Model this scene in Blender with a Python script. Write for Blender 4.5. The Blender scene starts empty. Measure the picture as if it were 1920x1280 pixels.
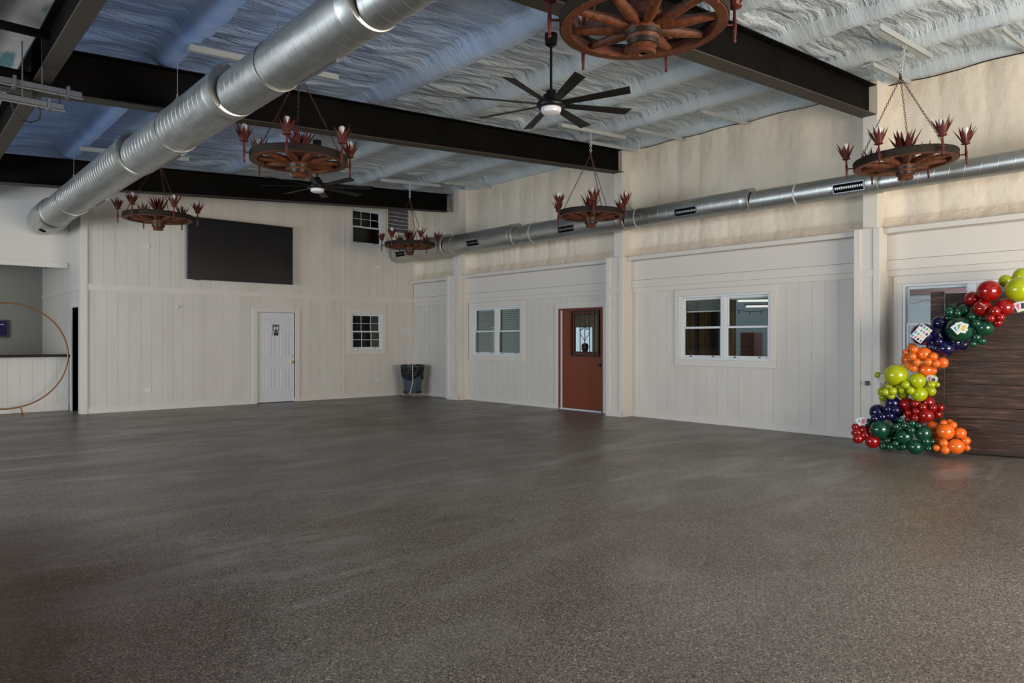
import bpy, bmesh, math, random
from math import pi, sin, cos, radians
from mathutils import Vector, Matrix, noise

S = bpy.context.scene
COL = S.collection
random.seed(7)

# ---------------------------------------------------------------- camera
cam_d = bpy.data.cameras.new('camera')
cam = bpy.data.objects.new('camera', cam_d); COL.objects.link(cam)
cam_d.sensor_width = 36.0
cam_d.lens = 36.0 * 1330.0 / 1920.0
cam_d.shift_y = -2.0 / 1920.0
cam_d.clip_end = 200
cam.location = (0, 0, 1.41)
cam.rotation_euler = (radians(90), 0, radians(-41.796))
S.camera = cam

# ---------------------------------------------------------------- view, sky
S.view_settings.view_transform = 'Standard'
S.view_settings.look = 'None'
S.view_settings.gamma = 1
S.view_settings.use_curve_mapping = False
S.view_settings.exposure = 0.0
W = bpy.data.worlds.new('world'); S.world = W
W.use_nodes = True
bg = W.node_tree.nodes['Background']
bg.inputs[0].default_value = (0.72, 0.86, 1.0, 1)
bg.inputs[1].default_value = 0.75

def area(name, loc, rot, sx, sy, power, color, spread=180):
    l = bpy.data.lights.new(name, 'AREA'); l.shape = 'RECTANGLE'
    l.size = sx; l.size_y = sy; l.energy = power; l.color = color
    l.spread = radians(spread)
    o = bpy.data.objects.new(name, l); COL.objects.link(o)
    o.location = loc; o.rotation_euler = rot
    return o
# daylight coming in through the overhead-door openings (left side and behind the camera)
area('daylight_left_door', (-6.35, 8.8, 1.6), (0, radians(-104), 0), 2.9, 8.4, 880, (0.80, 0.90, 1.0))
area('daylight_rear_door_sky', (5.6, -3.9, 2.2), (radians(82), 0, 0), 5.5, 2.4, 240, (1.0, 0.95, 0.88))
area('daylight_rear_door_ground', (5.6, -3.9, 1.3), (radians(122), 0, 0), 5.5, 2.2, 590, (1.0, 0.87, 0.70))

# ---------------------------------------------------------------- materials
def mat(name, base=(0.5,0.5,0.5), rough=0.6, metal=0.0, spec=0.5, emit=None, estr=0.0, coat=0.0):
    m = bpy.data.materials.new(name); m.use_nodes = True
    b = m.node_tree.nodes['Principled BSDF']
    b.inputs['Base Color'].default_value = (*base, 1)
    b.inputs['Roughness'].default_value = rough
    b.inputs['Metallic'].default_value = metal
    b.inputs['Specular IOR Level'].default_value = spec
    b.inputs['Coat Weight'].default_value = coat
    if emit:
        b.inputs['Emission Color'].default_value = (*emit, 1)
        b.inputs['Emission Strength'].default_value = estr
    return m
def nd(m, t, **kw):
    n = m.node_tree.nodes.new(t)
    for k, v in kw.items(): setattr(n, k, v)
    return n
def lk(m, a, b): m.node_tree.links.new(a, b)
def coords(m, scale=(1,1,1), rot=(0,0,0)):
    tc = nd(m, 'ShaderNodeTexCoord'); mp = nd(m, 'ShaderNodeMapping')
    mp.inputs['Scale'].default_value = scale; mp.inputs['Rotation'].default_value = rot
    lk(m, tc.outputs['Object'], mp.inputs['Vector']); return mp.outputs[0]
def noise_t(m, vec, scale, detail=3, rough=0.5, dist=0.0):
    n = nd(m, 'ShaderNodeTexNoise'); lk(m, vec, n.inputs['Vector'])
    n.inputs['Scale'].default_value = scale; n.inputs['Detail'].default_value = detail
    n.inputs['Roughness'].default_value = rough; n.inputs['Distortion'].default_value = dist
    return n.outputs[0]
def ramp(m, fac, stops, interp='LINEAR'):
    r = nd(m, 'ShaderNodeValToRGB'); r.color_ramp.interpolation = interp
    lk(m, fac, r.inputs[0])
    e = r.color_ramp.elements
    while len(e) < len(stops): e.new(0.5)
    for i, (p, c) in enumerate(stops):
        e[i].position = p; e[i].color = (*c, 1) if len(c) == 3 else c
    return r.outputs[0]
def mix(m, fac, a, b, blend='MIX'):
    n = nd(m, 'ShaderNodeMix', data_type='RGBA', blend_type=blend)
    if isinstance(fac, (int, float)): n.inputs[0].default_value = fac
    else: lk(m, fac, n.inputs[0])
    for v, s in ((a, n.inputs[6]), (b, n.inputs[7])):
        if isinstance(v, tuple): s.default_value = (*v, 1)
        else: lk(m, v, s)
    return n.outputs[2]
def bump(m, height, strength=0.3, dist=0.01, prev=None):
    n = nd(m, 'ShaderNodeBump'); lk(m, height, n.inputs['Height'])
    n.inputs['Strength'].default_value = strength; n.inputs['Distance'].default_value = dist
    if prev: lk(m, prev, n.inputs['Normal'])
    return n.outputs[0]
def setc(m, sock, out): lk(m, out, m.node_tree.nodes['Principled BSDF'].inputs[sock])

# painted plank siding
M_wall = mat('white_plank_paint', (0.64,0.61,0.57), 0.5)
v = coords(M_wall, (1,1,0.25))
c = ramp(M_wall, noise_t(M_wall, v, 3.0, 4), [(0.3,(0.61,0.57,0.515)),(0.7,(0.665,0.63,0.575))])
setc(M_wall, 'Base Color', c)
setc(M_wall, 'Normal', bump(M_wall, noise_t(M_wall, coords(M_wall,(12,12,0.8)), 12, 4, 0.6), 0.25, 0.004))
M_trim = mat('white_trim_paint', (0.67,0.63,0.575), 0.45)
# spray foam on the right wall: cream, with fine bubbles
M_wfoam = mat('cream_wall_foam', (0.60,0.54,0.46), 0.65)
v = coords(M_wfoam, (1,1,1))
c = ramp(M_wfoam, noise_t(M_wfoam, coords(M_wfoam,(1,2.2,0.6)), 1.6, 5, 0.6), [(0.3,(0.74,0.645,0.52)),(0.7,(0.83,0.745,0.62))])
c2 = ramp(M_wfoam, noise_t(M_wfoam, coords(M_wfoam,(1,3.0,1.3)), 2.3, 6, 0.7, 0.6), [(0.66,(0,0,0)),(0.78,(1,1,1))])
setc(M_wfoam, 'Base Color', mix(M_wfoam, c2, c, (0.46,0.36,0.27)))
b1 = bump(M_wfoam, noise_t(M_wfoam, v, 26, 4, 0.6), 0.45, 0.012)
setc(M_wfoam, 'Normal', bump(M_wfoam, noise_t(M_wfoam, coords(M_wfoam,(1,1,0.4)), 6, 3), 0.4, 0.03, b1))
M_wfoam_edge = mat('rough_foam_edge', (0.74,0.62,0.49), 0.7)
setc(M_wfoam_edge, 'Normal', bump(M_wfoam_edge, noise_t(M_wfoam_edge, coords(M_wfoam_edge,(1,1,1.6)), 18, 5, 0.6, 0.5), 0.8, 0.02))
# ceiling foam: pale blue grey painted, finely stippled and streaked across
M_cfoam = mat('blue_grey_ceiling_foam', (0.5,0.55,0.6), 0.6)
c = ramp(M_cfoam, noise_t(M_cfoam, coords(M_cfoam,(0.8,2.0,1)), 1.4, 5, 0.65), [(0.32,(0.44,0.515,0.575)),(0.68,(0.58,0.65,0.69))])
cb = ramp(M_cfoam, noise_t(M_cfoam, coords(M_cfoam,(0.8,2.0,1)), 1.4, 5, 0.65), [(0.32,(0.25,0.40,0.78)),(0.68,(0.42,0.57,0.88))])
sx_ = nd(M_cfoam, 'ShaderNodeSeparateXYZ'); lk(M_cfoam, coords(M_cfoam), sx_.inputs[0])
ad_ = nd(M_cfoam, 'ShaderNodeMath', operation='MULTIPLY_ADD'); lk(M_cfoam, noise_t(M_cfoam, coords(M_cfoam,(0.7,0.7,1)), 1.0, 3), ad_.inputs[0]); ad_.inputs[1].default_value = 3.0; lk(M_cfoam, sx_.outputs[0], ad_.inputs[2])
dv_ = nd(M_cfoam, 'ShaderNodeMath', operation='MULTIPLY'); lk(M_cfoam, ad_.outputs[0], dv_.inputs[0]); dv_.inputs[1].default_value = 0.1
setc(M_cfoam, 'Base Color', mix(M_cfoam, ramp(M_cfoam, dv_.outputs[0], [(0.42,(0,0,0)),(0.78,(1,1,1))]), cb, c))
b1 = bump(M_cfoam, noise_t(M_cfoam, coords(M_cfoam), 26, 4, 0.6), 0.7, 0.02)
b2 = bump(M_cfoam, noise_t(M_cfoam, coords(M_cfoam,(0.9,5.0,1)), 2.0, 4, 0.55, 0.35), 0.8, 0.08, b1)
setc(M_cfoam, 'Normal', b2)
M_cfoam_rib = M_cfoam.copy(); M_cfoam_rib.name = 'smooth_ceiling_foam_rib'
for n_ in M_cfoam_rib.node_tree.nodes:
    if n_.type == 'BUMP': n_.inputs['Strength'].default_value *= 0.25
    if n_.type == 'VALTORGB':
        for e_ in n_.color_ramp.elements:
            if 0.31 < e_.position < 0.33: e_.color = tuple(min(1, v_*1.12) for v_ in e_.color[:3]) + (1,)
M_membrane = mat('grey_roof_membrane', (0.30,0.28,0.25), 0.7)
c = ramp(M_membrane, noise_t(M_membrane, coords(M_membrane,(2.5,0.35,1)), 1.3, 3, 0.5, 0.8), [(0.38,(0.06,0.13,0.13)),(0.46,(0.33,0.30,0.28)),(0.8,(0.40,0.37,0.34))])
setc(M_membrane, 'Base Color', c)
M_steel = mat('black_painted_steel', (0.018,0.016,0.014), 0.6, spec=0.06)
setc(M_steel, 'Base Color', ramp(M_steel, noise_t(M_steel, coords(M_steel,(1,1,1)), 3, 4), [(0.3,(0.003,0.0028,0.0025)),(0.75,(0.007,0.006,0.005))]))
M_black = mat('matte_black', (0.012,0.012,0.012), 0.45)
M_flange = mat('bounce_tinted_steel', (0.060,0.050,0.040), 0.6, spec=0.2)  # black beam undersides, with warm floor bounce put into the colour
M_screen = mat('black_glass_screen', (0.008,0.007,0.008), 0.22, spec=0.45)
# epoxy flake floor
M_floor = mat('speckled_epoxy_floor', (0.1,0.09,0.085), 0.33, spec=0.28)
v = coords(M_floor)
vo = nd(M_floor, 'ShaderNodeTexVoronoi'); lk(M_floor, v, vo.inputs['Vector']); vo.inputs['Scale'].default_value = 150
sp = nd(M_floor, 'ShaderNodeSeparateColor'); lk(M_floor, vo.outputs['Color'], sp.inputs[0])
fl = ramp(M_floor, sp.outputs[0], [(0.0,(0.075,0.066,0.060)),(0.22,(0.15,0.134,0.121)),(0.55,(0.22,0.197,0.180)),(0.84,(0.31,0.283,0.262)),(0.97,(0.48,0.455,0.43))], 'CONSTANT')
big = ramp(M_floor, noise_t(M_floor, v, 0.35, 4, 0.55, 0.6), [(0.35,(0.80,0.73,0.66)),(0.62,(1.05,1.03,1.0))])
fl2 = mix(M_floor, 1.0, fl, big, 'MULTIPLY')
# weak light near the left side, painted into the floor colour as reddish brown
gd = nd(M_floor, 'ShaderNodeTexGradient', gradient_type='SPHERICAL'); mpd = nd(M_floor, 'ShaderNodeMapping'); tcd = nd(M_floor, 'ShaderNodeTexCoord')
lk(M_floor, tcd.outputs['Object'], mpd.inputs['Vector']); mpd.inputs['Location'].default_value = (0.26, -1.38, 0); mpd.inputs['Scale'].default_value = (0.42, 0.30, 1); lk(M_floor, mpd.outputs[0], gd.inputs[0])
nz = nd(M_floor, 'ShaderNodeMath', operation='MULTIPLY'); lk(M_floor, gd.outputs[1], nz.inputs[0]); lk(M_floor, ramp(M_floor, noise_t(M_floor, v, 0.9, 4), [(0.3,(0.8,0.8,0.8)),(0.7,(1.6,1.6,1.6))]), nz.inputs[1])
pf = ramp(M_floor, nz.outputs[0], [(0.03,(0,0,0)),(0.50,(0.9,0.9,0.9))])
# dusty wipe marks
wv = ramp(M_floor, noise_t(M_floor, coords(M_floor,(0.45,1.7,1),(0,0,radians(24))), 0.9, 6, 0.6, 1.4), [(0.52,(0,0,0)),(0.62,(1,1,1))])
fade = ramp(M_floor, noise_t(M_floor, v, 0.16, 2), [(0.42,(0,0,0)),(0.56,(0.62,0.62,0.62))])
dm = mix(M_floor, 1.0, wv, fade, 'MULTIPLY')
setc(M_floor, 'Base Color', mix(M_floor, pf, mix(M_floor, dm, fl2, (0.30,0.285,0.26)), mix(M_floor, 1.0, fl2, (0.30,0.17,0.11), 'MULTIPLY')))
rr = ramp(M_floor, noise_t(M_floor, coords(M_floor,(0.6,1.3,1),(0,0,radians(24))), 1.1, 5, 0.6, 1.0), [(0.35,(0.30,0.30,0.30)),(0.7,(0.48,0.48,0.48))])
setc(M_floor, 'Roughness', rr)
setc(M_floor, 'Normal', bump(M_floor, vo.outputs['Distance'], 0.25, 0.0015))
# galvanised duct
M_duct = mat('galvanised_steel', (0.50,0.53,0.53), 0.30, 0.93)
c = ramp(M_duct, noise_t(M_duct, coords(M_duct,(6,1,6)), 2.2, 4, 0.6), [(0.3,(0.42,0.43,0.41)),(0.7,(0.57,0.575,0.55))])
setc(M_duct, 'Base Color', c)
setc(M_duct, 'Roughness', ramp(M_duct, noise_t(M_duct, coords(M_duct,(5,1,5)), 3, 3), [(0.3,(0.36,0.36,0.36)),(0.7,(0.46,0.46,0.46))]))
M_chrome = mat('bright_metal', (0.7,0.7,0.7), 0.25, 1.0)
M_brass = mat('brass', (0.75,0.55,0.22), 0.22, 1.0)
# stained wagon wheel wood
M_wood = mat('stained_wheel_wood', (0.22,0.07,0.025), 0.55, spec=0.3)
c = ramp(M_wood, noise_t(M_wood, coords(M_wood,(3,3,3)), 9, 5, 0.65, 0.5), [(0.25,(0.035,0.011,0.006)),(0.55,(0.12,0.034,0.011)),(0.85,(0.23,0.078,0.024))])
setc(M_wood, 'Base Color', c)
setc(M_wood, 'Normal', bump(M_wood, noise_t(M_wood, coords(M_wood,(8,8,30)), 10, 4), 0.25, 0.004))
M_wood_top = mat('weathered_rim_top', (0.022,0.017,0.013), 0.7, spec=0.15)
M_rust = mat('rusty_red_iron', (0.16,0.028,0.018), 0.5, 0.1, spec=0.3)
c = ramp(M_rust, noise_t(M_rust, coords(M_rust), 14, 4, 0.6), [(0.3,(0.045,0.008,0.006)),(0.75,(0.15,0.026,0.017))])
setc(M_rust, 'Base Color', c)
M_band = mat('dark_hub_iron', (0.03,0.02,0.016), 0.45, 0.5)
M_chain = mat('rusty_chain', (0.12,0.055,0.035), 0.5, 0.5)
M_rail = mat('grey_rail_paint', (0.40,0.43,0.43), 0.5)
M_zinc = mat('dull_zinc', (0.22,0.24,0.28), 0.35, 0.9)
M_wchain = mat('white_chain_paint', (0.55,0.58,0.58), 0.5)
M_bulb = mat('frosted_bulb_glass', (0.80,0.78,0.76), 0.25)
M_fanlens = mat('white_fan_lens', (0.80,0.78,0.82), 0.35)
M_fan = mat('black_fan_metal', (0.006,0.006,0.007), 0.4, spec=0.3)
M_blade = mat('dark_fan_blade', (0.010,0.008,0.007), 0.5, spec=0.25)
# doors etc
M_door = mat('white_door_paint', (0.66,0.66,0.69), 0.35)
M_red = mat('rust_red_door_paint', (0.19,0.038,0.013), 0.42)
M_redframe = mat('dark_red_jamb_paint', (0.16,0.035,0.02), 0.5)
M_iron = mat('black_wrought_iron', (0.015,0.012,0.012), 0.45)
M_vinyl = mat('white_vinyl_frame', (0.68,0.70,0.72), 0.35)
M_blind = mat('grey_blind_slat', (0.50,0.53,0.50), 0.55)
M_plastic = mat('white_plastic_plate', (0.72,0.70,0.68), 0.35)
M_can = mat('blue_grey_plastic', (0.05,0.075,0.105), 0.45)
M_bag = mat('black_plastic_bag', (0.004,0.005,0.010), 0.35, spec=0.3)
setc(M_bag, 'Normal', bump(M_bag, noise_t(M_bag, coords(M_bag), 14, 4, 0.6, 1.0), 0.9, 0.03))
M_rope = mat('cream_cord', (0.55,0.50,0.44), 0.7)
M_gold = mat('copper_gold_ring', (0.32,0.13,0.05), 0.38, 0.8)
M_counter = mat('dark_counter_stone', (0.02,0.017,0.015), 0.5, spec=0.15)
M_barwall = mat('grey_green_wall_paint', (0.22,0.22,0.19), 0.6)
M_step = mat('grey_carpeted_step', (0.13,0.12,0.125), 0.9)
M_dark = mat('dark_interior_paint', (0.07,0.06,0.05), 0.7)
M_cream = mat('cream_interior_paint', (0.55,0.48,0.36), 0.6)
M_pine = mat('varnished_pine', (0.30,0.15,0.045), 0.45)
setc(M_pine, 'Base Color', ramp(M_pine, noise_t(M_pine, coords(M_pine,(3,9,0.3)), 3, 3), [(0.35,(0.09,0.045,0.02)),(0.6,(0.36,0.19,0.055))]))
M_brick = mat('red_brick', (0.33,0.14,0.10), 0.8)
bt = nd(M_brick, 'ShaderNodeTexBrick'); lk(M_brick, coords(M_brick,(1,1,1),(radians(90),0,radians(90))), bt.inputs['Vector'])
bt.inputs['Scale'].default_value = 4; bt.inputs['Color1'].default_value=(0.36,0.16,0.12,1); bt.inputs['Color2'].default_value=(0.28,0.12,0.09,1); bt.inputs['Mortar'].default_value=(0.4,0.36,0.32,1)
lk(M_brick, bt.outputs['Color'], M_brick.node_tree.nodes['Principled BSDF'].inputs['Base Color'])
M_patio = mat('pale_blue_metal_siding', (0.33,0.38,0.40), 0.6)
M_ground = mat('patio_concrete', (0.35,0.33,0.30), 0.8)
M_pink = mat('faded_red_canopy', (0.62,0.32,0.30), 0.8)
M_canvas = mat('white_canvas', (0.75,0.73,0.72), 0.8)
M_lamp = mat('lit_tube_lamp', (0.9,0.9,0.85), 0.4, emit=(1,0.98,0.9), estr=0.75)
M_string = mat('string_bulb_glass', (0.85,0.85,0.85), 0.2)
M_plank = mat('dark_stained_pine_boards', (0.08,0.04,0.03), 0.5)
c = ramp(M_plank, noise_t(M_plank, coords(M_plank,(1.1,6,13)), 2.6, 6, 0.68, 0.7), [(0.30,(0.007,0.0028,0.002)),(0.52,(0.034,0.014,0.009)),(0.72,(0.14,0.070,0.048))])
kn = nd(M_plank, 'ShaderNodeTexVoronoi'); lk(M_plank, coords(M_plank,(1.2,1,5)), kn.inputs['Vector']); kn.inputs['Scale'].default_value = 1.6
kr = ramp(M_plank, kn.outputs['Distance'], [(0.04,(1,1,1)),(0.13,(0,0,0))])
setc(M_plank, 'Base Color', mix(M_plank, kr, c, (0.014,0.008,0.007)))
setc(M_plank, 'Normal', bump(M_plank, noise_t(M_plank, coords(M_plank,(1,6,16)), 4, 5), 0.4, 0.004))
# glass: clear pane with a plain surface reflection
M_glass = bpy.data.materials.new('window_glass'); M_glass.use_nodes = True
nt = M_glass.node_tree; nt.nodes.clear()
o_ = nt.nodes.new('ShaderNodeOutputMaterial'); mx = nt.nodes.new('ShaderNodeMixShader'); tr = nt.nodes.new('ShaderNodeBsdfTransparent'); gl = nt.nodes.new('ShaderNodeBsdfGlossy'); fr = nt.nodes.new('ShaderNodeLayerWeight')
pw_ = nt.nodes.new('ShaderNodeMath'); pw_.operation = 'POWER'; pw_.inputs[1].default_value = 4.0
ma_ = nt.nodes.new('ShaderNodeMath'); ma_.operation = 'MULTIPLY_ADD'; ma_.inputs[1].default_value = 0.5; ma_.inputs[2].default_value = 0.010
fr.inputs['Blend'].default_value = 0.5; gl.inputs['Roughness'].default_value = 0.02
tr.inputs[0].default_value = (0.93,0.96,0.95,1)
nt.links.new(fr.outputs['Facing'], pw_.inputs[0]); nt.links.new(pw_.outputs[0], ma_.inputs[0]); nt.links.new(ma_.outputs[0], mx.inputs[0]); nt.links.new(tr.outputs[0], mx.inputs[1]); nt.links.new(gl.outputs[0], mx.inputs[2]); nt.links.new(mx.outputs[0], o_.inputs[0])
def balloon_mat(n, c):
    m = mat(n, c, 0.12, spec=0.6, coat=0.3); m.node_tree.nodes['Principled BSDF'].inputs['Coat Roughness'].default_value = 0.05
    return m
BM = dict(lime=balloon_mat('lime_latex',(0.38,0.44,0.003)), red=balloon_mat('red_latex',(0.28,0.002,0.002)), green=balloon_mat('dark_green_latex',(0.002,0.055,0.028)),
          navy=balloon_mat('navy_latex',(0.003,0.003,0.045)), orange=balloon_mat('orange_latex',(0.80,0.15,0.012)))
M_card = mat('white_card', (0.66,0.66,0.68), 0.5)
CARDC = [mat('card_ink_'+n, c, 0.5) for n, c in (('teal',(0.05,0.35,0.38)),('yellow',(0.6,0.5,0.1)),('blue',(0.1,0.2,0.5)),('pink',(0.6,0.12,0.3)),('peach',(0.7,0.5,0.3)),('green',(0.12,0.35,0.15)),('black',(0.03,0.03,0.06)))]

# ---------------------------------------------------------------- geometry helpers
def obj(name, bm, m, parent=None, smooth=False, mats=None):
    me = bpy.data.meshes.new(name)
    bmesh.ops.recalc_face_normals(bm, faces=bm.faces)
    bm.to_mesh(me); bm.free()
    for x in (mats or [m]): me.materials.append(x)
    if smooth:
        for p in me.polygons: p.use_smooth = True
        try: me.set_sharp_from_angle(angle=radians(38))
        except Exception: pass
    o = bpy.data.objects.new(name, me); COL.objects.link(o)
    if parent: o.parent = parent
    return o
def tag(o, label=None, cat=None, group=None, kind=None):
    if label: o['label'] = label
    if cat: o['category'] = cat
    if group: o['group'] = group
    if kind: o['kind'] = kind
    return o
def empty(name, loc=(0,0,0), rz=0.0):
    o = bpy.data.objects.new(name, None); COL.objects.link(o)
    o.location = loc; o.rotation_euler = (0,0,rz); o.empty_display_size = 0.2
    return o
def thing(name, label, cat, loc=(0,0,0), rz=0.0, group=None): return tag(empty(name, loc, rz), label, cat, group)
def struct(name, bm, m, parent=None, label=None, smooth=False, mats=None):
    o = obj(name, bm, m, parent, smooth, mats)
    if not parent: o['kind'] = 'structure'
    if label: o['label'] = label
    return o
def copy_tree(o, parent=None):
    c = o.copy(); COL.objects.link(c); c.parent = parent
    for ch in list(o.children): copy_tree(ch, c)
    return c
def box(bm, x0, x1, y0, y1, z0, z1, mi=0):
    v = [bm.verts.new(p) for p in ((x0,y0,z0),(x1,y0,z0),(x1,y1,z0),(x0,y1,z0),(x0,y0,z1),(x1,y0,z1),(x1,y1,z1),(x0,y1,z1))]
    for f in ((0,3,2,1),(4,5,6,7),(0,1,5,4),(1,2,6,5),(2,3,7,6),(3,0,4,7)):
        fc = bm.faces.new([v[i] for i in f]); fc.material_index = mi
    return v
def B(*boxes):
    bm = bmesh.new()
    for b in boxes: box(bm, *b)
    return bm
def bev(bm, w=0.004, seg=2):
    bmesh.ops.bevel(bm, geom=list(bm.edges), offset=w, segments=seg, affect='EDGES', clamp_overlap=True)
    return bm
def frame_of(d):
    d = Vector(d).normalized(); up = Vector((0,0,1)) if abs(d.z) < 0.95 else Vector((1,0,0))
    a = d.cross(up).normalized(); return a, a.cross(d).normalized()
def tube(bm, pts, r, n=8, closed=False, caps=True):
    pts = [Vector(p) for p in pts]; rings = []; L = len(pts)
    rr = r if isinstance(r, (list, tuple)) else [r]*L
    a = None
    for i, p in enumerate(pts):
        if closed: d = pts[(i+1)%L] - pts[i-1]
        else: d = pts[min(i+1,L-1)] - pts[max(i-1,0)]
        d.normalize()
        if a is None: a, b = frame_of(d)
        else:
            a = (a - d*a.dot(d)).normalized(); b = d.cross(a).normalized()
        b = d.cross(a).normalized()
        rings.append([bm.verts.new(p + a*cos(2*pi*k/n)*rr[i] + b*sin(2*pi*k/n)*rr[i]) for k in range(n)])
    for i in range(L if closed else L-1):
        A, C = rings[i], rings[(i+1)%L]
        for k in range(n): bm.faces.new((A[k], A[(k+1)%n], C[(k+1)%n], C[k]))
    if caps and not closed:
        bm.faces.new(rings[0]); bm.faces.new(rings[-1])
    return bm
def lathe(bm, prof, n=24, c=(0,0,0), mi=0, closed=False, M=None):
    rings = []
    for r, z in prof:
        if r < 1e-5:
            p = Vector((c[0], c[1], c[2]+z)); rings.append([bm.verts.new(M @ p if M else p)])
        else:
            q = []
            for k in range(n):
                p = Vector((c[0]+r*cos(2*pi*k/n), c[1]+r*sin(2*pi*k/n), c[2]+z)); q.append(bm.verts.new(M @ p if M else p))
            rings.append(q)
    pr = list(zip(rings, rings[1:]))
    if closed: pr.append((rings[-1], rings[0]))
    for A, C in pr:
        for k in range(n):
            a0 = A[k%len(A)]; a1 = A[(k+1)%len(A)]; c1 = C[(k+1)%len(C)]; c0 = C[k%len(C)]
            vs = []
            for q in (a0,a1,c1,c0):
                if q not in vs: vs.append(q)
            if len(vs) > 2:
                f = bm.faces.new(vs); f.material_index = mi
    if not closed:
        for A in (rings[0], rings[-1]):
            if len(A) > 2: f = bm.faces.new(A); f.material_index = mi
    return bm
def xform(bm, M): bmesh.ops.transform(bm, matrix=M, verts=bm.verts); return bm
def minus(seg, cuts):
    out = [seg]
    for a, b in cuts:
        nx = []
        for s, e in out:
            if b <= s or a >= e: nx.append((s, e)); continue
            if a > s: nx.append((s, a))
            if b < e: nx.append((b, e))
        out = nx
    return out
def planks(axis, c, u0, u1, z0, z1, holes=(), step=0.203, groove=0.011, back=0.10, d=0.0045, start=0.0, topf=None, sign=1):
    """grooved vertical boards. axis 'y': wall plane y=c running in x; axis 'x': wall plane x=c running in y. back goes away from the room (sign)"""
    bm = bmesh.new()
    cuts = []
    g = u0 + start
    while g < u1:
        if g > u0: cuts.append(g)
        g += step
    edges = [u0]
    segs = []
    for q in cuts:
        segs.append((edges[-1], q-groove/2, 0)); segs.append((q-groove/2, q+groove/2, 1)); edges.append(q+groove/2)
    segs.append((edges[-1], u1, 0))
    hu = sorted({h for H in holes for h in H[:2]})
    for a, b, gr in segs:
        pts = [a] + [h for h in hu if a+1e-4 < h < b-1e-4] + [b]
        for s, e in zip(pts, pts[1:]):
            mid = (s+e)/2
            zc = [(H[2], H[3]) for H in holes if H[0] <= mid <= H[1]]
            zt = topf(mid) if topf else z1
            for za, zb in minus((z0, zt), zc):
                f0 = c + sign*(d if gr else 0); f1 = c + sign*back
                if axis == 'y': box(bm, s, e, min(f0,f1), max(f0,f1), za, zb)
                else: box(bm, min(f0,f1), max(f0,f1), s, e, za, zb)
    return bm
def frame_boxes(axis, c0, c1, u0, u1, z0, z1, w, bm=None):
    bm = bm or bmesh.new()
    R = [(u0,u1,z1-w,z1),(u0,u1,z0,z0+w),(u0,u0+w,z0+w,z1-w),(u1-w,u1,z0+w,z1-w)]
    for a,b,p,q in R:
        if axis == 'y': box(bm, a,b, c0,c1, p,q)
        else: box(bm, c0,c1, a,b, p,q)
    return bm
ROOF = lambda x: 4.965 - 0.063*(10.5-x)      # underside of the purlins / top of the beams
# ================================================================ ROOM
YB, XW, XF, XS = 15.6, 10.5, 10.2, 2.90      # back wall face, right wall face, pilaster face, side wall of the bar recess
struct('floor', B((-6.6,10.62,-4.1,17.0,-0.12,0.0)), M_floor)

# ceiling: sprayed foam sheet wrapped over the purlins (real relief)
PUR = [2.40, 3.75, 5.10, 6.47, 7.85, 9.23, 10.55]
def foam_z(x, y):
    z = ROOF(x) + 0.19
    streak = noise.noise(Vector((x*0.7+3, y*2.0+0.6*sin(x*2), 0.0)))*0.035 + noise.noise(Vector((x*1.2, y*5.0+x*1.2, 4.0)))*0.042
    lump = noise.noise(Vector((x*2.0, y*2.0, 9.0)))*0.018
    h, wob = rib_h(x, y)
    fil = 0.0
    for by in (-0.4, 4.06, 8.55, 13.95):
        dy = abs(y-by)
        if dy < 0.45: fil += 0.05*(1-dy/0.45)**2*(1+0.6*noise.noise(Vector((x*3, y, 5))))
    z += (streak + lump)*(1-0.85*h) - fil*(1-h)
    return z - h*(0.175 + 0.010*noise.noise(Vector((x*2, y*1.5, 1))))
def rib_h(x, y):
    h = 0.0
    for p in PUR:
        dx = x - p - 0.030*noise.noise(Vector((p*3, y*0.9, 2.0))) - 0.012*noise.noise(Vector((p*5, y*4.0, 7.0)))
        q = 0.0
        if -0.20 < dx < 0.0: t = 1 + dx/0.20; q = t*t*(3-2*t)
        elif 0.0 <= dx < 0.10: q = 1.0
        elif 0.0 <= dx < 0.135: t = 1-(dx-0.10)/0.035; q = t*t*(3-2*t)
        h = max(h, q)
    return h, 0
def grid_sheet(x0, x1, y0, y1, dx, dy, f, thick=0.05):
    bm = bmesh.new(); nx = int((x1-x0)/dx); ny = int((y1-y0)/dy)
    V = [[bm.verts.new((x0+(x1-x0)*i/nx, y0+(y1-y0)*j/ny, f(x0+(x1-x0)*i/nx, y0+(y1-y0)*j/ny))) for j in range(ny+1)] for i in range(nx+1)]
    for i in range(nx):
        for j in range(ny): bm.faces.new((V[i][j], V[i][j+1], V[i+1][j+1], V[i+1][j]))
    return bm
bm = grid_sheet(1.20, 10.62, -4.1, 16.8, 0.032, 0.05, foam_z)
for f in bm.faces:
    c_ = f.calc_center_median()
    if rib_h(c_.x, c_.y)[0] > 0.35: f.material_index = 1
box(bm, 1.15, 10.62, -4.1, 16.8, 5.22, 5.26)
struct('ceiling', bm, None, smooth=True, mats=[M_cfoam, M_cfoam_rib])
# lower roof beyond the girder: loose insulation membrane sagging between members
def memb_z(x, y): return 4.55 + 0.05*(x-1.2) - 0.10*abs(sin(x*3.3+0.5*noise.noise(Vector((x, y*0.8, 3))))) + 0.10*noise.noise(Vector((x*1.8, y*0.35, 1.0)))
struct('ceiling_left', grid_sheet(-6.6, 1.19, -4.1, 16.8, 0.07, 0.2, memb_z), M_membrane, smooth=True)

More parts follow.
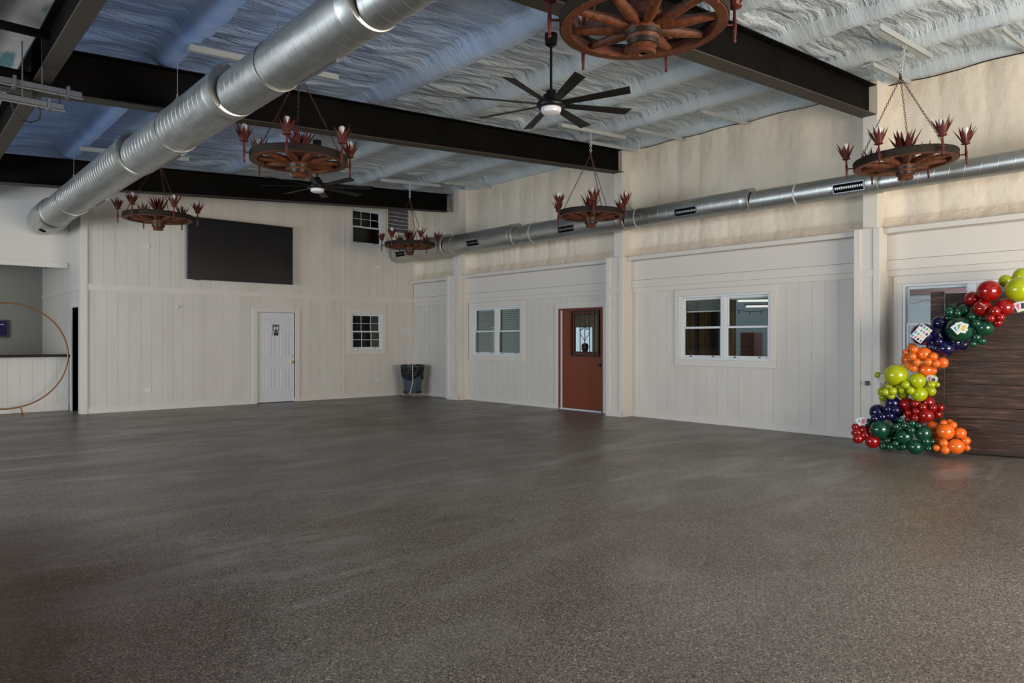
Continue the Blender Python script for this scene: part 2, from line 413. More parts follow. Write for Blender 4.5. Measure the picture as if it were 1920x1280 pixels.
# walls
TOPB = lambda x: ROOF(x) + 0.20
holes_back = [(6.31,7.20,0.0,2.045), (8.66,9.53,1.17,2.09), (8.66,9.53,3.77,4.68), (9.66,10.36,4.16,4.82)]
lo = [h for h in holes_back if h[3] < 2.4]; hi = [h for h in holes_back if h[3] > 3]
struct('wall_back', planks('y', YB, XS+0.09, XW+0.12, 0.10, 2.40, lo, start=0.14), M_wall)
o = struct('wall_back_upper', planks('y', YB+0.006, XS+0.09, XW+0.12, 2.49, 5.1, hi, start=0.09, topf=TOPB), M_wall)
bm = B((XS+0.09,XW,YB-0.018,YB+0.10,2.385,2.50))
struct('trim_1', bev(bm,0.004), M_trim)
bb = B((XS+0.09,6.21,YB-0.016,YB+0.05,0,0.115),(7.30,XW,YB-0.016,YB+0.05,0,0.115))
struct('baseboard_back', bb, M_trim)
struct('trim_2', bev(B((XS-0.02,XS+0.10,YB-0.03,YB+0.14,0,4.55)),0.004), M_trim)      # corner board at the recess
# vertical cover strip between siding sheets near the windows
struct('trim_3', B((8.44,8.47,YB-0.006,YB+0.02,0.115,2.385),(8.44,8.47,YB-0.004,YB+0.02,2.50,4.8)), M_trim)
# side wall of the recess with the doorway
sh = [(15.78,16.42,0.0,2.06)]
struct('wall_side', planks('x', XS, YB+0.02, 19.9, 0.0, 4.6, sh, sign=1, start=0.1), M_wall)
struct('door_4', B((XS-0.02,XS+0.13,15.745,15.78,0,2.06),(XS-0.02,XS+0.13,16.42,16.54,0,2.06),(XS-0.02,XS+0.13,15.745,16.54,2.061,2.16)), M_trim, label='white trimmed narrow doorway beside the bar')
struct('trim_4', B((XS-0.014,XS+0.02,YB+0.145,19.9,2.385,2.49)), M_trim)
# stairwell behind the doorway
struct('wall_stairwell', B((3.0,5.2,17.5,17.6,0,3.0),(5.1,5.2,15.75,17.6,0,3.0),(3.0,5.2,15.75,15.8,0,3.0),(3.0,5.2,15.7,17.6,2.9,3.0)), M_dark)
struct('floor_stairwell', B((XS,5.2,15.7,17.6,-0.1,0.001),(3.02,5.2,15.8,17.5,0,0.16),(3.30,5.2,15.8,17.5,0.16,0.33),(3.58,5.2,15.8,17.5,0.33,0.50)), M_step)
# bar wall: flat plaster above, planked counter front below
YC = 16.72
struct('wall_bar_upper', B((-6.5,XS,YC,YC+0.12,2.87,4.62)), M_trim)
struct('trim_5', bev(B((-6.5,XS-0.03,YC-0.02,YC,2.87,2.985)),0.004), M_trim)
struct('wall_bar_counter', planks('y', YC, -6.5, XS-0.012, 0.0, 1.08, (), start=0.05), M_wall)
struct('baseboard_bar', B((-6.5,XS-0.02,YC-0.016,YC,0,0.13)), M_trim)
struct('wall_bar_room', B((-6.5,XS,19.9,20.0,0,3.3),(-6.5,XS,YC+0.1,20.0,3.2,3.3)), M_barwall)
struct('floor_bar_room', B((-6.5,XS,17.0,20.0,-0.12,0)), M_step)
# an unseen area light keeps the bar room readable
area('office_fill_light', (13.6, 14.0, 2.62), (0,0,0), 0.9, 0.4, 22, (1.0,0.86,0.62))  # unseen fill light, added to brighten the office behind the red door
area('bar_room_light', (1.2, 18.4, 3.15), (0,0,0), 0.5, 0.5, 8, (1.0,0.88,0.72))

# right wall, bay by bay
PIL = [(-0.35,0.05),(3.88,4.20),(8.37,8.74),(13.29,13.75)]       # pilasters (y0,y1)
WIN = dict(w3=(11.45,13.15,1.06,2.18), w4=(5.63,7.31,1.08,2.18), w5=(2.05,3.69,1.08,2.18), door=(9.085,10.295,0.0,2.06))
holes_r = list(WIN.values())
struct('wall_right', planks('x', XW, -4.1, YB+0.1, 0.0, 2.30, [h for h in holes_r], start=0.13), M_wall)
struct('wall_right_upper', B((XW,XW+0.10,-4.1,YB,2.30,2.90)), M_trim)
k = 6
bays = [(0.05,3.88),(4.20,8.37),(8.74,13.29),(13.75,YB-0.02)]
for a, b in bays:
    bm = bmesh.new()
    box(bm, XW-0.02, XW, a, b, 2.30, 2.385)                     # board over the planks
    box(bm, XW-0.045, XW, a, b, 2.385, 2.52)                    # lower frieze board
    box(bm, XW-0.030, XW, a, b, 2.525, 2.87)                    # smooth frieze
    box(bm, XW-0.16, XW+0.1, a, b, 2.885, 2.955)                # ledge
    struct('trim_%d' % k, bev(bm, 0.003, 1), M_trim); k += 1
for a, b in bays:
    segs = minus((a, b), [(9.0,10.38)])
    bm = bmesh.new()
    for s, e in segs: box(bm, XW-0.016, XW, s, e, 0, 0.10)
    o = struct('baseboard_right', bm, M_trim)
# pilasters
for i, (a, b) in enumerate(PIL):
    bm = bmesh.new(); box(bm, XF, XW+0.05, a, b, 0, 2.955)
    box(bm, XF-0.018, XF+0.1, a-0.012, a+0.075, 0, 2.955); box(bm, XF-0.018, XF+0.1, b-0.075, b+0.012, 0, 2.955)
    box(bm, XF-0.022, XF, a-0.012, b+0.012, 0, 0.10)
    box(bm, XF-0.012, XF, a+0.075, b-0.075, 2.28, 2.385)
    struct('trim_%d' % k, bev(bm, 0.003, 1), M_trim); k += 1
    m_ = (a+b)/2
    bm = bmesh.new(); box(bm, XF+0.10, XW+0.15, m_-0.10, m_+0.10, 2.955, ROOF(XW)+0.05)
    struct('trim_%d' % k, bev(bm, 0.005, 1), M_trim); k += 1
# sprayed foam on the upper right wall, real relief with rolls
def foam_wall(y0, y1):
    bm = bmesh.new(); nz = 46; ny = int((y1-y0)/0.035)
    def X(y, z):
        g = ((y + 0.25*sin(y*1.7)) % 0.62)/0.62
        roll = 0.022*abs(sin(pi*g))**0.6
        x = 10.60 - roll - 0.020*noise.noise(Vector((0, y*3.0, z*1.1))) - 0.010*noise.noise(Vector((3, y*12, z*12)))
        e = max(0, 1-(z-2.95)/0.22)                             # ragged roll along the ledge
        x -= e*(0.08+0.045*noise.noise(Vector((5, y*5, z*3)))+0.03*noise.noise(Vector((8, y*16, z*16))))
        ed = min(y-y0, y1-y)
        if ed < 0.35: x -= 0.07*(1-ed/0.35)**2
        return x
    zt = ROOF(10.55)+0.16
    V = [[bm.verts.new((X(y0+(y1-y0)*i/ny, 2.94+(zt-2.94)*j/nz), y0+(y1-y0)*i/ny, 2.94+(zt-2.94)*j/nz)) for j in range(nz+1)] for i in range(ny+1)]
    for i in range(ny):
        for j in range(nz):
            f = bm.faces.new((V[i][j], V[i+1][j], V[i+1][j+1], V[i][j+1]))
            if j < 4: f.material_index = 1
    return bm
for i, (a, b) in enumerate([(-0.05,3.94),(4.14,8.455),(8.655,13.42),(13.62,YB+0.02)]):
    struct('wall_right_foam', foam_wall(a, b), None, smooth=True, mats=[M_wfoam, M_wfoam_edge])
bm = bmesh.new()
pts = [(10.53, -0.2+0.14*i, 4.955+0.012*sin(i*0.7)+0.008*noise.noise(Vector((i*0.8,0,0)))) for i in range(31)]
tube(bm, pts, 0.008, 6); tag(obj('cable', bm, M_black, smooth=True), 'thin black cable along the top of the cream wall at upper right', 'cable', 'black cables along the wall top')
bm = bmesh.new()
pts = [(10.53, 4.3+0.14*i, 4.965+0.010*sin(i*0.9)) for i in range(29)]
tube(bm, pts, 0.006, 6); tag(obj('cable', bm, M_black, smooth=True), 'thin black cable along the top of the cream wall between the rafters', 'cable', 'black cables along the wall top')
struct('wall_right_outer', B((10.66,10.72,-4.1,16.8,2.92,5.2)), M_dark)
# walls nobody sees: left (two open overhead doors) and rear (one open overhead door)
struct('wall_left', B((-6.6,-6.45,-4.1,4.5,0,5.2),(-6.6,-6.45,13.1,20.0,0,5.2),(-6.6,-6.45,4.5,13.1,3.1,5.2)), M_trim)
struct('wall_rear', B((-6.6,2.8,-4.1,-3.95,0,5.2),(8.4,10.7,-4.1,-3.95,0,5.2),(2.8,8.4,-4.1,-3.95,3.5,5.2)), M_trim)
struct('wall_right_near', B((XW,XW+0.1,-4.1,-0.35,2.9,5.2)), M_trim)

# ---------------------------------------------------------------- steel roof frame
def rafter(y, label, x0=1.15, x1=10.34):
    t = thing('roof_rafter', label, 'beam', (x0, y, 0), group='black steel roof rafters')
    def sl(xa, xb, ha, hb, z0f, z1f, mi=0):
        bm = bmesh.new()
        v = [bm.verts.new(p) for p in ((xa,ha,z0f(xa)),(xb,ha,z0f(xb)),(xb,hb,z0f(xb)),(xa,hb,z0f(xa)),(xa,ha,z1f(xa)),(xb,ha,z1f(xb)),(xb,hb,z1f(xb)),(xa,hb,z1f(xa)))]
        for f in ((0,3,2,1),(4,5,6,7),(0,1,5,4),(1,2,6,5),(2,3,7,6),(3,0,4,7)): bm.faces.new([v[i] for i in f])
        xform(bm, Matrix.Translation((-x0,-y,0))); return bm
    top = lambda x: ROOF(x); bot = lambda x: ROOF(x) - 0.42 - 0.006*(10.34-x)
    obj('web', sl(x0, x1, y-0.006, y+0.006, lambda x: bot(x)+0.01, lambda x: top(x)-0.01), M_steel, t)
    obj('top_flange', sl(x0, x1, y-0.10, y+0.10, lambda x: top(x)-0.014, top), M_steel, t)
    obj('bottom_flange', sl(x0, x1, y-0.10, y+0.10, bot, lambda x: bot(x)+0.014), M_flange, t)
    return t
rafter(4.06, 'black steel roof rafter nearest the camera, running behind the largest wagon wheel chandelier')
rafter(8.55, 'black steel roof rafter in the middle, just beyond the nearer ceiling fan')
rafter(13.95, 'black steel roof rafter farthest away, above the wall mounted television')
rafter(-0.40, 'black steel roof rafter overhead behind the camera')
g = thing('roof_girder', 'brown black steel girder along the left edge of the foam ceiling', 'beam', (1.24,0,0))
obj('web', B((-0.006,0.006,-4.0,16.6,4.04,4.40)), M_steel, g)
obj('bottom_flange', B((-0.075,0.075,-4.0,16.6,4.02,4.04)), M_flange, g)
obj('top_flange', B((-0.075,0.075,-4.0,16.6,4.40,4.42)), M_steel, g)
g = thing('roof_purlin', 'thin dark steel cross member left of the girder at the top left', 'beam', (0,7.55,0))
obj('channel', bev(B((-6.4,1.16,-0.03,0.03,4.12,4.185)),0.006,1), M_steel, g)
g = thing('roof_rafter', 'black rafter stub left of the girder above the hanging rails', 'beam', (0,8.55,0), group='black steel roof rafters')
obj('web', B((-6.4,1.16,-0.01,0.01,3.90,4.08)), M_steel, g); obj('bottom_flange', B((-6.4,1.16,-0.10,0.10,3.885,3.90)), M_flange, g); obj('top_flange', B((-6.4,1.16,-0.06,0.06,4.08,4.09)), M_steel, g)
g = thing('roof_rafter', 'black rafter stub left of the girder above the bar opening', 'beam', (0,13.95,0), group='black steel roof rafters')
obj('web', B((-6.4,1.16,-0.01,0.01,3.98,4.30)), M_steel, g); obj('bottom_flange', B((-6.4,1.16,-0.10,0.10,3.97,3.99)), M_flange, g)
# overhead door operator box and rails, top left
tag(obj('door_operator_box', bev(B((0.30,0.80,7.85,8.25,3.88,4.16)),0.02), M_black), 'black box hanging at the left edge above the two silver rails', 'box')
def rail(y, z, x1, label):
    t = thing('overhead_rail', label, 'rail', (x1, y, z), group='galvanised rails hanging at the top left')
    obj('channel', bev(B((-4.5,0,-0.035,0.035,-0.03,0.03)),0.006,1), M_zinc, t)
    obj('lower_lip', B((-4.5,0.005,-0.045,-0.035,-0.045,-0.035)), M_chrome, t)
    for dx in (-0.12, -0.55):
        obj('clamp', bev(B((dx-0.015,dx+0.015,-0.05,0.045,-0.05,0.06)),0.004,1), M_zinc, t)
    obj('hanger_rod', B((-0.335,-0.325,-0.006,0.006,0.03,0.55)), M_zinc, t)
    bm = bmesh.new()
    tube(bm, [(-0.42,-0.03,-0.03),(-0.40,-0.03,-0.12),(-0.34,-0.03,-0.19),(-0.27,-0.03,-0.20),(-0.20,-0.03,-0.16),(-0.19,-0.03,-0.10),(-0.21,-0.03,-0.02)], 0.007, 6)
    obj('cable_loop', bm, M_black, t)
    return t
rail(8.05, 3.82, 1.50, 'galvanised steel rail hanging in front of the middle rafter, upper of two')
rail(7.95, 3.64, 1.33, 'galvanised steel rail with a black cable loop below it, lower of two')

# slim angle braces and mounting rails between purlins
def roofbar(x0, x1, y, w, h, label, m=M_rail, name='ceiling_rail', drop=0.035, group='pale rails fixed across the ceiling purlins'):
    L = math.hypot(x1-x0, 0.063*(x1-x0))
    bm = bev(B((0,L,-w/2,w/2,-h,0),(0,L,-w/2,-w/2+0.006,-h-0.012,-h)),0.003,1)
    o = obj(name, bm, m); o.location = (x0, y, ROOF(x0)-drop+0.03); o.rotation_euler = (0,-math.atan(0.063),0)
    tag(o, label, 'rail', group); return o
roofbar(2.38,4.06,7.66,0.09,0.055,'pale rail across the purlins, half hidden by the large duct above the middle rafter')
roofbar(2.36,3.98,12.81,0.09,0.055,'pale rail across the purlins at far left, partly hidden by the large duct')
roofbar(7.98,9.58,3.07,0.10,0.055,'pale rail holding the white chain of the right wagon wheel chandelier')
roofbar(7.95,9.50,7.76,0.08,0.05,'pale rail holding the chain of the middle chandelier, right of the near fan')
roofbar(7.84,9.36,12.9,0.08,0.05,'pale rail holding the chain of the farthest chandelier near the corner')
roofbar(2.9,4.35,2.85,0.10,0.055,'pale rail above the largest wagon wheel chandelier')
for y, lab in ((3.61,'pale brace from ceiling to right wall beside the right chandelier chain'),(2.24,'pale brace from ceiling to right wall at the right picture edge'),(6.06,'pale brace from ceiling to right wall, nearer of two past the near rafter'),(7.30,'pale brace from ceiling to right wall, farther of two past the near rafter'),(8.30,'pale brace from ceiling to right wall over the end of the middle rafter'),(12.55,'pale brace from ceiling to right wall beyond the middle rafter')):
    roofbar(9.25, 10.52, y, 0.05, 0.045, lab, name='ceiling_brace', group='pale braces from the ceiling to the right wall')

# ---------------------------------------------------------------- ducts
def duct_mesh(c0, r0, c1, r1, y0, y1, pitch, n=48, rib=0.0014):
    """spiral-seamed pipe: raised seams every pitch"""
    bm = bmesh.new(); prof = []
    y = y0
    while y < y1 - pitch*0.6:
        prof += [(y,0),(y+pitch-0.0125,0),(y+pitch-0.011,rib),(y+pitch-0.0035,rib),(y+pitch-0.002,0)]
        y += pitch
    prof += [(y1,0)]
    rings = []
    for yy, dr in prof:
        t = (yy-y0)/(y1-y0); cx = c0[0]+(c1[0]-c0[0])*t; cz = c0[1]+(c1[1]-c0[1])*t; r = r0+(r1-r0)*t+dr
        rings.append([bm.verts.new((cx+r*cos(2*pi*k/n), min(max(yy + 0.045*cos(2*pi*k/n+0.6), y0), y1), cz+r*sin(2*pi*k/n))) for k in range(n)])
    for A, C in zip(rings, rings[1:]):
        for k in range(n): bm.faces.new((A[k],A[(k+1)%n],C[(k+1)%n],C[k]))
    bm.faces.new(rings[0]); bm.faces.new(rings[-1])
    return bm
def ring(c, r, y, w, lip=0.007, n=40):
    bm = bmesh.new()
    prof = [(r,-w/2-0.004),(r+lip,-w/2),(r+lip*0.6,-w/2+0.012),(r+lip*0.6,w/2-0.012),(r+lip,w/2),(r,w/2+0.004)]
    lathe(bm, prof, n); xform(bm, Matrix.Translation((c[0],y,c[1])) @ Matrix.Rotation(radians(-90),4,'X'))
    return bm
def register(c, r, y, ang, w, h, parent, M=None):
    """flat grille on a saddle frame on the duct's surface at angle ang, looking from axis"""
    f = bmesh.new()
    F = Matrix.Translation((c[0],y,c[1])) @ Matrix.Rotation(-ang,4,'Y') @ Matrix.Translation((r,0,0))
    frame_boxes('x', -0.02, 0.018, -w/2, w/2, -h/2, h/2, 0.013, f)
    box(f, -0.03, -0.005, -w/2+0.01, w/2-0.01, -h/2+0.01, h/2-0.01)
    for v_ in f.faces: v_.material_index = 0
    xform(f, F); o = obj('register', f, M_zinc, parent)
    s = bmesh.new(); n = 14
    box(s, -0.004, 0.004, -w/2+0.013, w/2-0.013, -h/2+0.013, h/2-0.013)
    xform(s, F); obj('register_opening', s, M_black, o)
    s = bmesh.new(); P = []
    for i in range(n):
        yy = -w/2+0.02+(w-0.04)*i/(n-1); P += [(0.005,yy-0.0045),(0.014,yy-0.0015),(0.014,yy+0.0015),(0.005,yy+0.0045)]
    A = [s.verts.new((x_,y_,-h/2+0.013)) for x_, y_ in P]; C = [s.verts.new((x_,y_,h/2-0.013)) for x_, y_ in P]
    for i in range(len(P)-1): s.faces.new((A[i],A[i+1],C[i+1],C[i]))
    xform(s, F); obj('register_grille', s, M_steel, o)
LD = thing('spiral_duct', 'large galvanised spiral duct running overhead from top centre to the far left wall', 'duct', (0,0,0))
secs = [(-3.9,4.15,(2.49,3.665),0.172),(4.15,6.57,(2.475,3.69),0.202),(6.57,9.7,(2.45,3.72),0.236),(9.7,15.2,(2.42,3.745),0.256)]
for i, (a, b, c, r) in enumerate(secs):
    obj('duct_section', duct_mesh(c, r, c, r, a, b, 0.125), M_duct, LD, smooth=True)
    if i: obj('coupling_band', ring(c, r+0.001, a+0.09, 0.17), M_duct, LD, smooth=True)
    o2 = secs[i]
bm = bmesh.new(); prof = [(0.262,0),(0.285,0.03),(0.29,0.10),(0.29,0.92),(0.28,1.25),(0.23,1.46),(0.14,1.51),(0.0,1.515)]
lathe(bm, prof, 40); xform(bm, Matrix.Translation((2.42,15.2,3.75)) @ Matrix.Rotation(radians(-90),4,'X'))
obj('duct_end', bm, M_duct, LD, smooth=True)
obj('coupling_band', ring((2.42,3.75),0.262,15.15,0.12), M_duct, LD, smooth=True)
register((2.42,3.75), 0.278, 15.85, radians(-112), 0.30, 0.13, LD)
for (y, c, r) in ((5.15,(2.475,3.69),0.202),(8.8,(2.45,3.72),0.236),(12.3,(2.42,3.745),0.256)):
    register(c, r-0.004, y, radians(-50), 0.62, 0.11, LD)
for y, r, c in ((2.2,0.181,(2.49,3.665)),(5.7,0.205,(2.475,3.69)),(8.25,0.239,(2.45,3.72)),(13.6,0.259,(2.42,3.745))):
    bm = bmesh.new(); zt = ROOF(c[0])+0.02
    lathe(bm, [(r,-0.012),(r+0.006,-0.012),(r+0.006,0.012),(r,0.012)], 40, closed=True)
    xform(bm, Matrix.Translation((c[0],y,c[1])) @ Matrix.Rotation(radians(-90),4,'X'))
    for sx in (-1,1): tube(bm, [(c[0]+sx*r,y,c[1]+0.02),(c[0],y,c[1]+r+0.12)], 0.0035, 5)
    tube(bm, [(c[0],y,c[1]+r+0.12),(c[0],y,zt)], 0.0035, 5)
    lathe(bm, [(0.012,0),(0.012,0.05)], 8, (c[0],y,c[1]+r+0.10))
    obj('hanging_wire', bm, M_duct, LD, smooth=True)
RD = thing('spiral_duct', 'long galvanised spiral duct along the upper right wall, below the cream foam', 'duct', (0,0,0))
X0 = 9.90
secs = [(-3.9,1.6,0.118),(1.6,3.75,0.132),(3.75,5.6,0.150),(5.6,8.0,0.175),(8.0,10.9,0.205),(10.9,13.3,0.232),(13.3,15.42,0.255)]
for i, (a, b, r) in enumerate(secs):
    c = (X0+0.03, 3.375+r)
    obj('duct_section', duct_mesh(c, r, c, r, a, b, 0.17 if r < .2 else 0.14, rib=0.0014), M_duct, RD, smooth=True)
    if i: obj('coupling_band', ring((X0+0.03,3.375+r-0.002), r+0.001, a+0.07, 0.13, 0.009), M_duct, RD, smooth=True)
for y, r in ((15.0,0.255),(12.15,0.232),(9.35,0.205),(6.70,0.175),(4.12,0.150),(1.3,0.118)):
    register((X0+0.03,3.375+r), r-0.006, y, radians(196), 0.42, 0.135, RD)
for y, r in ((1.9,0.13),(4.9,0.15),(7.76,0.175),(10.4,0.205),(13.0,0.232)):
    bm = bmesh.new(); c = (X0+0.03,3.375+r); zt = ROOF(c[0])
    lathe(bm, [(r+0.001,-0.01),(r+0.005,-0.01),(r+0.005,0.01),(r+0.001,0.01)], 40, closed=True)
    xform(bm, Matrix.Translation((c[0],y,c[1])) @ Matrix.Rotation(radians(-90),4,'X'))
    tube(bm, [(c[0],y,c[1]+r),(c[0],y,zt)], 0.003, 5)
    obj('hanging_wire', bm, M_wchain, RD, smooth=True)
# ---------------------------------------------------------------- windows
def window(idx, axis, c, u0, u1, z0, z1, label, double=False, grid=False, grid_low=True, casing=0.11, sgn=1, blinds=None):
    """hung window set in a wall plane; sgn=+1 recess goes to +axis"""
    t = empty('window_%d' % idx, (0,0,0)); t['kind'] = 'structure'; t['label'] = label
    def put(name, boxes, m, par=t, bv=0.0):
        bm = bmesh.new()
        for (a,b,d0,d1,p,q) in boxes:
            if axis == 'y': box(bm, a,b, c+sgn*min(d0,d1), c+sgn*max(d0,d1), p,q)
            else: box(bm, c+min(d0,d1), c+max(d0,d1), a,b, p,q)
        if bv: bev(bm, bv, 1)
        return obj(name, bm, m, par)
    cs = casing
    put('casing', [(u0-cs,u1+cs,-0.022,0.0,z1,z1+cs),(u0-cs,u1+cs,-0.022,0.0,z0-cs,z0),(u0-cs,u0,-0.022,0.0,z0,z1),(u1,u1+cs,-0.022,0.0,z0,z1)], M_trim, bv=0.004)
    fw = 0.035
    put('window_frame', [(u0,u1,-0.008,0.10,z1-fw,z1),(u0,u1,-0.008,0.10,z0,z0+fw),(u0,u0+fw,-0.008,0.10,z0+fw,z1-fw),(u1-fw,u1,-0.008,0.10,z0+fw,z1-fw)], M_vinyl, bv=0.003)
    units = [(u0+fw,u1-fw)]
    if double:
        m_ = (u0+u1)/2
        put('mullion', [(m_-0.045,m_+0.045,-0.004,0.10,z0+fw,z1-fw)], M_vinyl, bv=0.003)
        units = [(u0+fw,m_-0.045),(m_+0.045,u1-fw)]
    zm = (z0+z1)/2
    for a, b in units:
        for (p, q, d) in ((zm-0.018,z1-fw,0.055),(z0+fw,zm+0.018,0.025)):
            low = d < 0.04
            s = put('sash', [(a,b,d,d+0.03,q-0.035,q),(a,b,d,d+0.03,p,p+(0.04 if low else 0.035)),(a,a+0.028,d,d+0.03,p+0.04,q-0.035),(b-0.028,b,d,d+0.03,p+0.04,q-0.035)], M_vinyl, bv=0.002)
            put('pane', [(a+0.02,b-0.02,d+0.012,d+0.018,p+0.02,q-0.02)], M_glass, s)
            if grid and (grid_low or not low):
                g = []
                for i in (1,2): uu = a+(b-a)*i/3; g.append((uu-0.006,uu+0.006,d+0.004,d+0.011,p+0.03,q-0.03))
                g.append((a+0.02,b-0.02,d+0.004,d+0.011,(p+q)/2-0.006,(p+q)/2+0.006))
                put('muntin', g, M_vinyl, s)
            if low:
                put('sash_latch', [(a+0.14,a+0.18,d-0.012,d,p+0.012,p+0.028),(b-0.18,b-0.14,d-0.012,d,p+0.012,p+0.028)], M_black, s)
    if blinds:
        for (a,b),(top,bot,pitch,tilt) in zip(units, blinds):
            bm = bmesh.new()
            h = top
            def add(p, q, d0, d1):
                if axis == 'y': box(bm, a+0.01,b-0.01, c+sgn*d0, c+sgn*d1, p,q)
                else: box(bm, c+d0, c+d1, a+0.01,b-0.01, p,q)
            add(top-0.045, top, 0.11, 0.16); h = top-0.05
            while h > bot+pitch:
                vs = []
                for uu in (a+0.015, b-0.015):
                    for (dd, hh) in ((0.112, h-tilt),(0.112,h-tilt+0.003),(0.158,h+0.003),(0.158,h)):
                        vs.append(bm.verts.new((uu, c+sgn*dd, hh) if axis == 'y' else (c+dd, uu, hh)))
                for f in ((0,1,2,3),(7,6,5,4),(0,4,5,1),(1,5,6,2),(2,6,7,3),(3,7,4,0)): bm.faces.new([vs[i_] for i_ in f])
                h -= pitch
            add(bot, bot+0.022, 0.115, 0.155)
            obj('blind', bm, M_blind, t)
    return t
window(1,'y',YB,8.66,9.53,1.17,2.09,'small white window with dark divided panes on the back wall, near the door', grid=True)
window(2,'y',YB,8.66,9.53,3.77,4.68,'upper white window with divided top sash high on the back wall', grid=True, grid_low=False)
window(3,'x',XW,11.45,13.15,1.06,2.18,'white double window with closed slatted blinds left of the red door', double=True, blinds=[(2.15,1.10,0.044,0.036),(2.15,1.10,0.044,0.036)])
window(4,'x',XW,5.63,7.31,1.08,2.18,'white double window with half raised blind right of the red door', double=True, blinds=[(2.15,2.09,0.012,0.0),(2.15,1.90,0.016,0.006)])
window(5,'x',XW,2.05,3.69,1.08,2.18,'white double window behind the balloons with blind pulled up', double=True, blinds=[(2.15,2.10,0.012,0.0),(2.15,2.10,0.012,0.0)])
# louvred opening high on the back wall
t = thing('louvre_vent', 'white framed louvre vent with grey blades high beside the upper window', 'vent', (10.01,YB,4.49))
obj('frame', bev(frame_boxes('y',-0.025,0.05,-0.36,0.36,-0.34,0.34,0.04),0.003,1), M_trim, t)
M_louv = mat('grey_louvre_blade', (0.13,0.135,0.15), 0.5)
bm = bmesh.new()
for i in range(6):
    z = -0.30+0.1*i
    v_ = [bm.verts.new(p) for p in ((-0.32,0.0,z),(0.32,0.0,z),(0.32,0.045,z+0.10),(-0.32,0.045,z+0.10),(-0.32,0.006,z-0.002),(0.32,0.006,z-0.002),(0.32,0.05,z+0.098),(-0.32,0.05,z+0.098))]
    for f in ((0,1,2,3),(7,6,5,4),(0,4,5,1),(1,5,6,2),(2,6,7,3),(3,7,4,0)): bm.faces.new([v_[i_] for i_ in f])
obj('louvre_blade', bm, M_louv, t)
bm = bmesh.new()
for i in range(5): z = -0.20+0.1*i; box(bm, -0.32,0.32,-0.008,0.004,z-0.006,z+0.006)
obj('blade_edge', bm, M_trim, t)
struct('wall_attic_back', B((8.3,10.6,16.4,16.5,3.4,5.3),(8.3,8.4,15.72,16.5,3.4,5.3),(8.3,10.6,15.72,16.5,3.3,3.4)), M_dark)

# dark store room behind the lower back window and the restroom door
struct('wall_store_room', B((5.6,10.6,18.0,18.1,-0.1,3.0),(5.5,5.6,15.72,18.1,-0.1,3.0),(5.6,10.6,15.72,18.1,2.9,3.0)), mat('dark_green_interior', (0.03,0.055,0.05), 0.6))
struct('floor_store_room', B((5.5,10.6,15.7,18.1,-0.12,0)), M_step)

# ---------------------------------------------------------------- doors
d = empty('door_1', (6.33,YB,0)); d['kind']='structure'; d['label']='white six panel restroom door with brass knob on the back wall'
obj('door_casing', bev(B((-0.13,-0.02,-0.025,0.09,0,2.15),(0.87,0.98,-0.025,0.09,0,2.15),(-0.019,0.869,-0.025,0.09,2.045,2.15)),0.004,1), M_trim, d)
bm = bev(B((-0.012,0.862,0.02,0.06,0.012,2.04)),0.002,1)
for (a,b) in ((0.13,0.37),(0.48,0.72)):
    for (p,q) in ((1.79,1.93),(1.03,1.63),(0.28,0.80)):
        frame_boxes('y',0.011,0.021,a,b,p,q,0.018,bm)
        v_ = [(a+0.035,p+0.035),(b-0.035,p+0.035),(b-0.035,q-0.035),(a+0.035,q-0.035)]
        w_ = [(a+0.055,p+0.055),(b-0.055,p+0.055),(b-0.055,q-0.055),(a+0.055,q-0.055)]
        A = [bm.verts.new((x,0.0205,z)) for x,z in v_]; C = [bm.verts.new((x,0.012,z)) for x,z in w_]
        bm.faces.new(C)
        for i in range(4): bm.faces.new((A[i],A[(i+1)%4],C[(i+1)%4],C[i]))
s = obj('door_slab', bm, M_door, d)
for z_, nm, pf in ((0.915,'door_knob',[(0.0,0),(0.033,0.0),(0.033,0.006),(0.013,0.012),(0.013,0.035),(0.028,0.048),(0.030,0.062),(0.018,0.072),(0,0.073)]),(1.055,'deadbolt',[(0.0,0),(0.03,0.0),(0.03,0.008),(0.022,0.018),(0,0.02)])):
    bm = bmesh.new(); lathe(bm, pf, 20); xform(bm, Matrix.Translation((0.805,0.02,z_)) @ Matrix.Rotation(radians(90),4,'X'))
    obj(nm, bm, M_brass if nm=='door_knob' else M_chrome, s, smooth=True)
sg = obj('restroom_sign', bev(B((0.345,0.495,0.012,0.0205,1.52,1.77)),0.003,1), M_black, s)
sg['label'] = 'black sign with white man and woman pictograms'
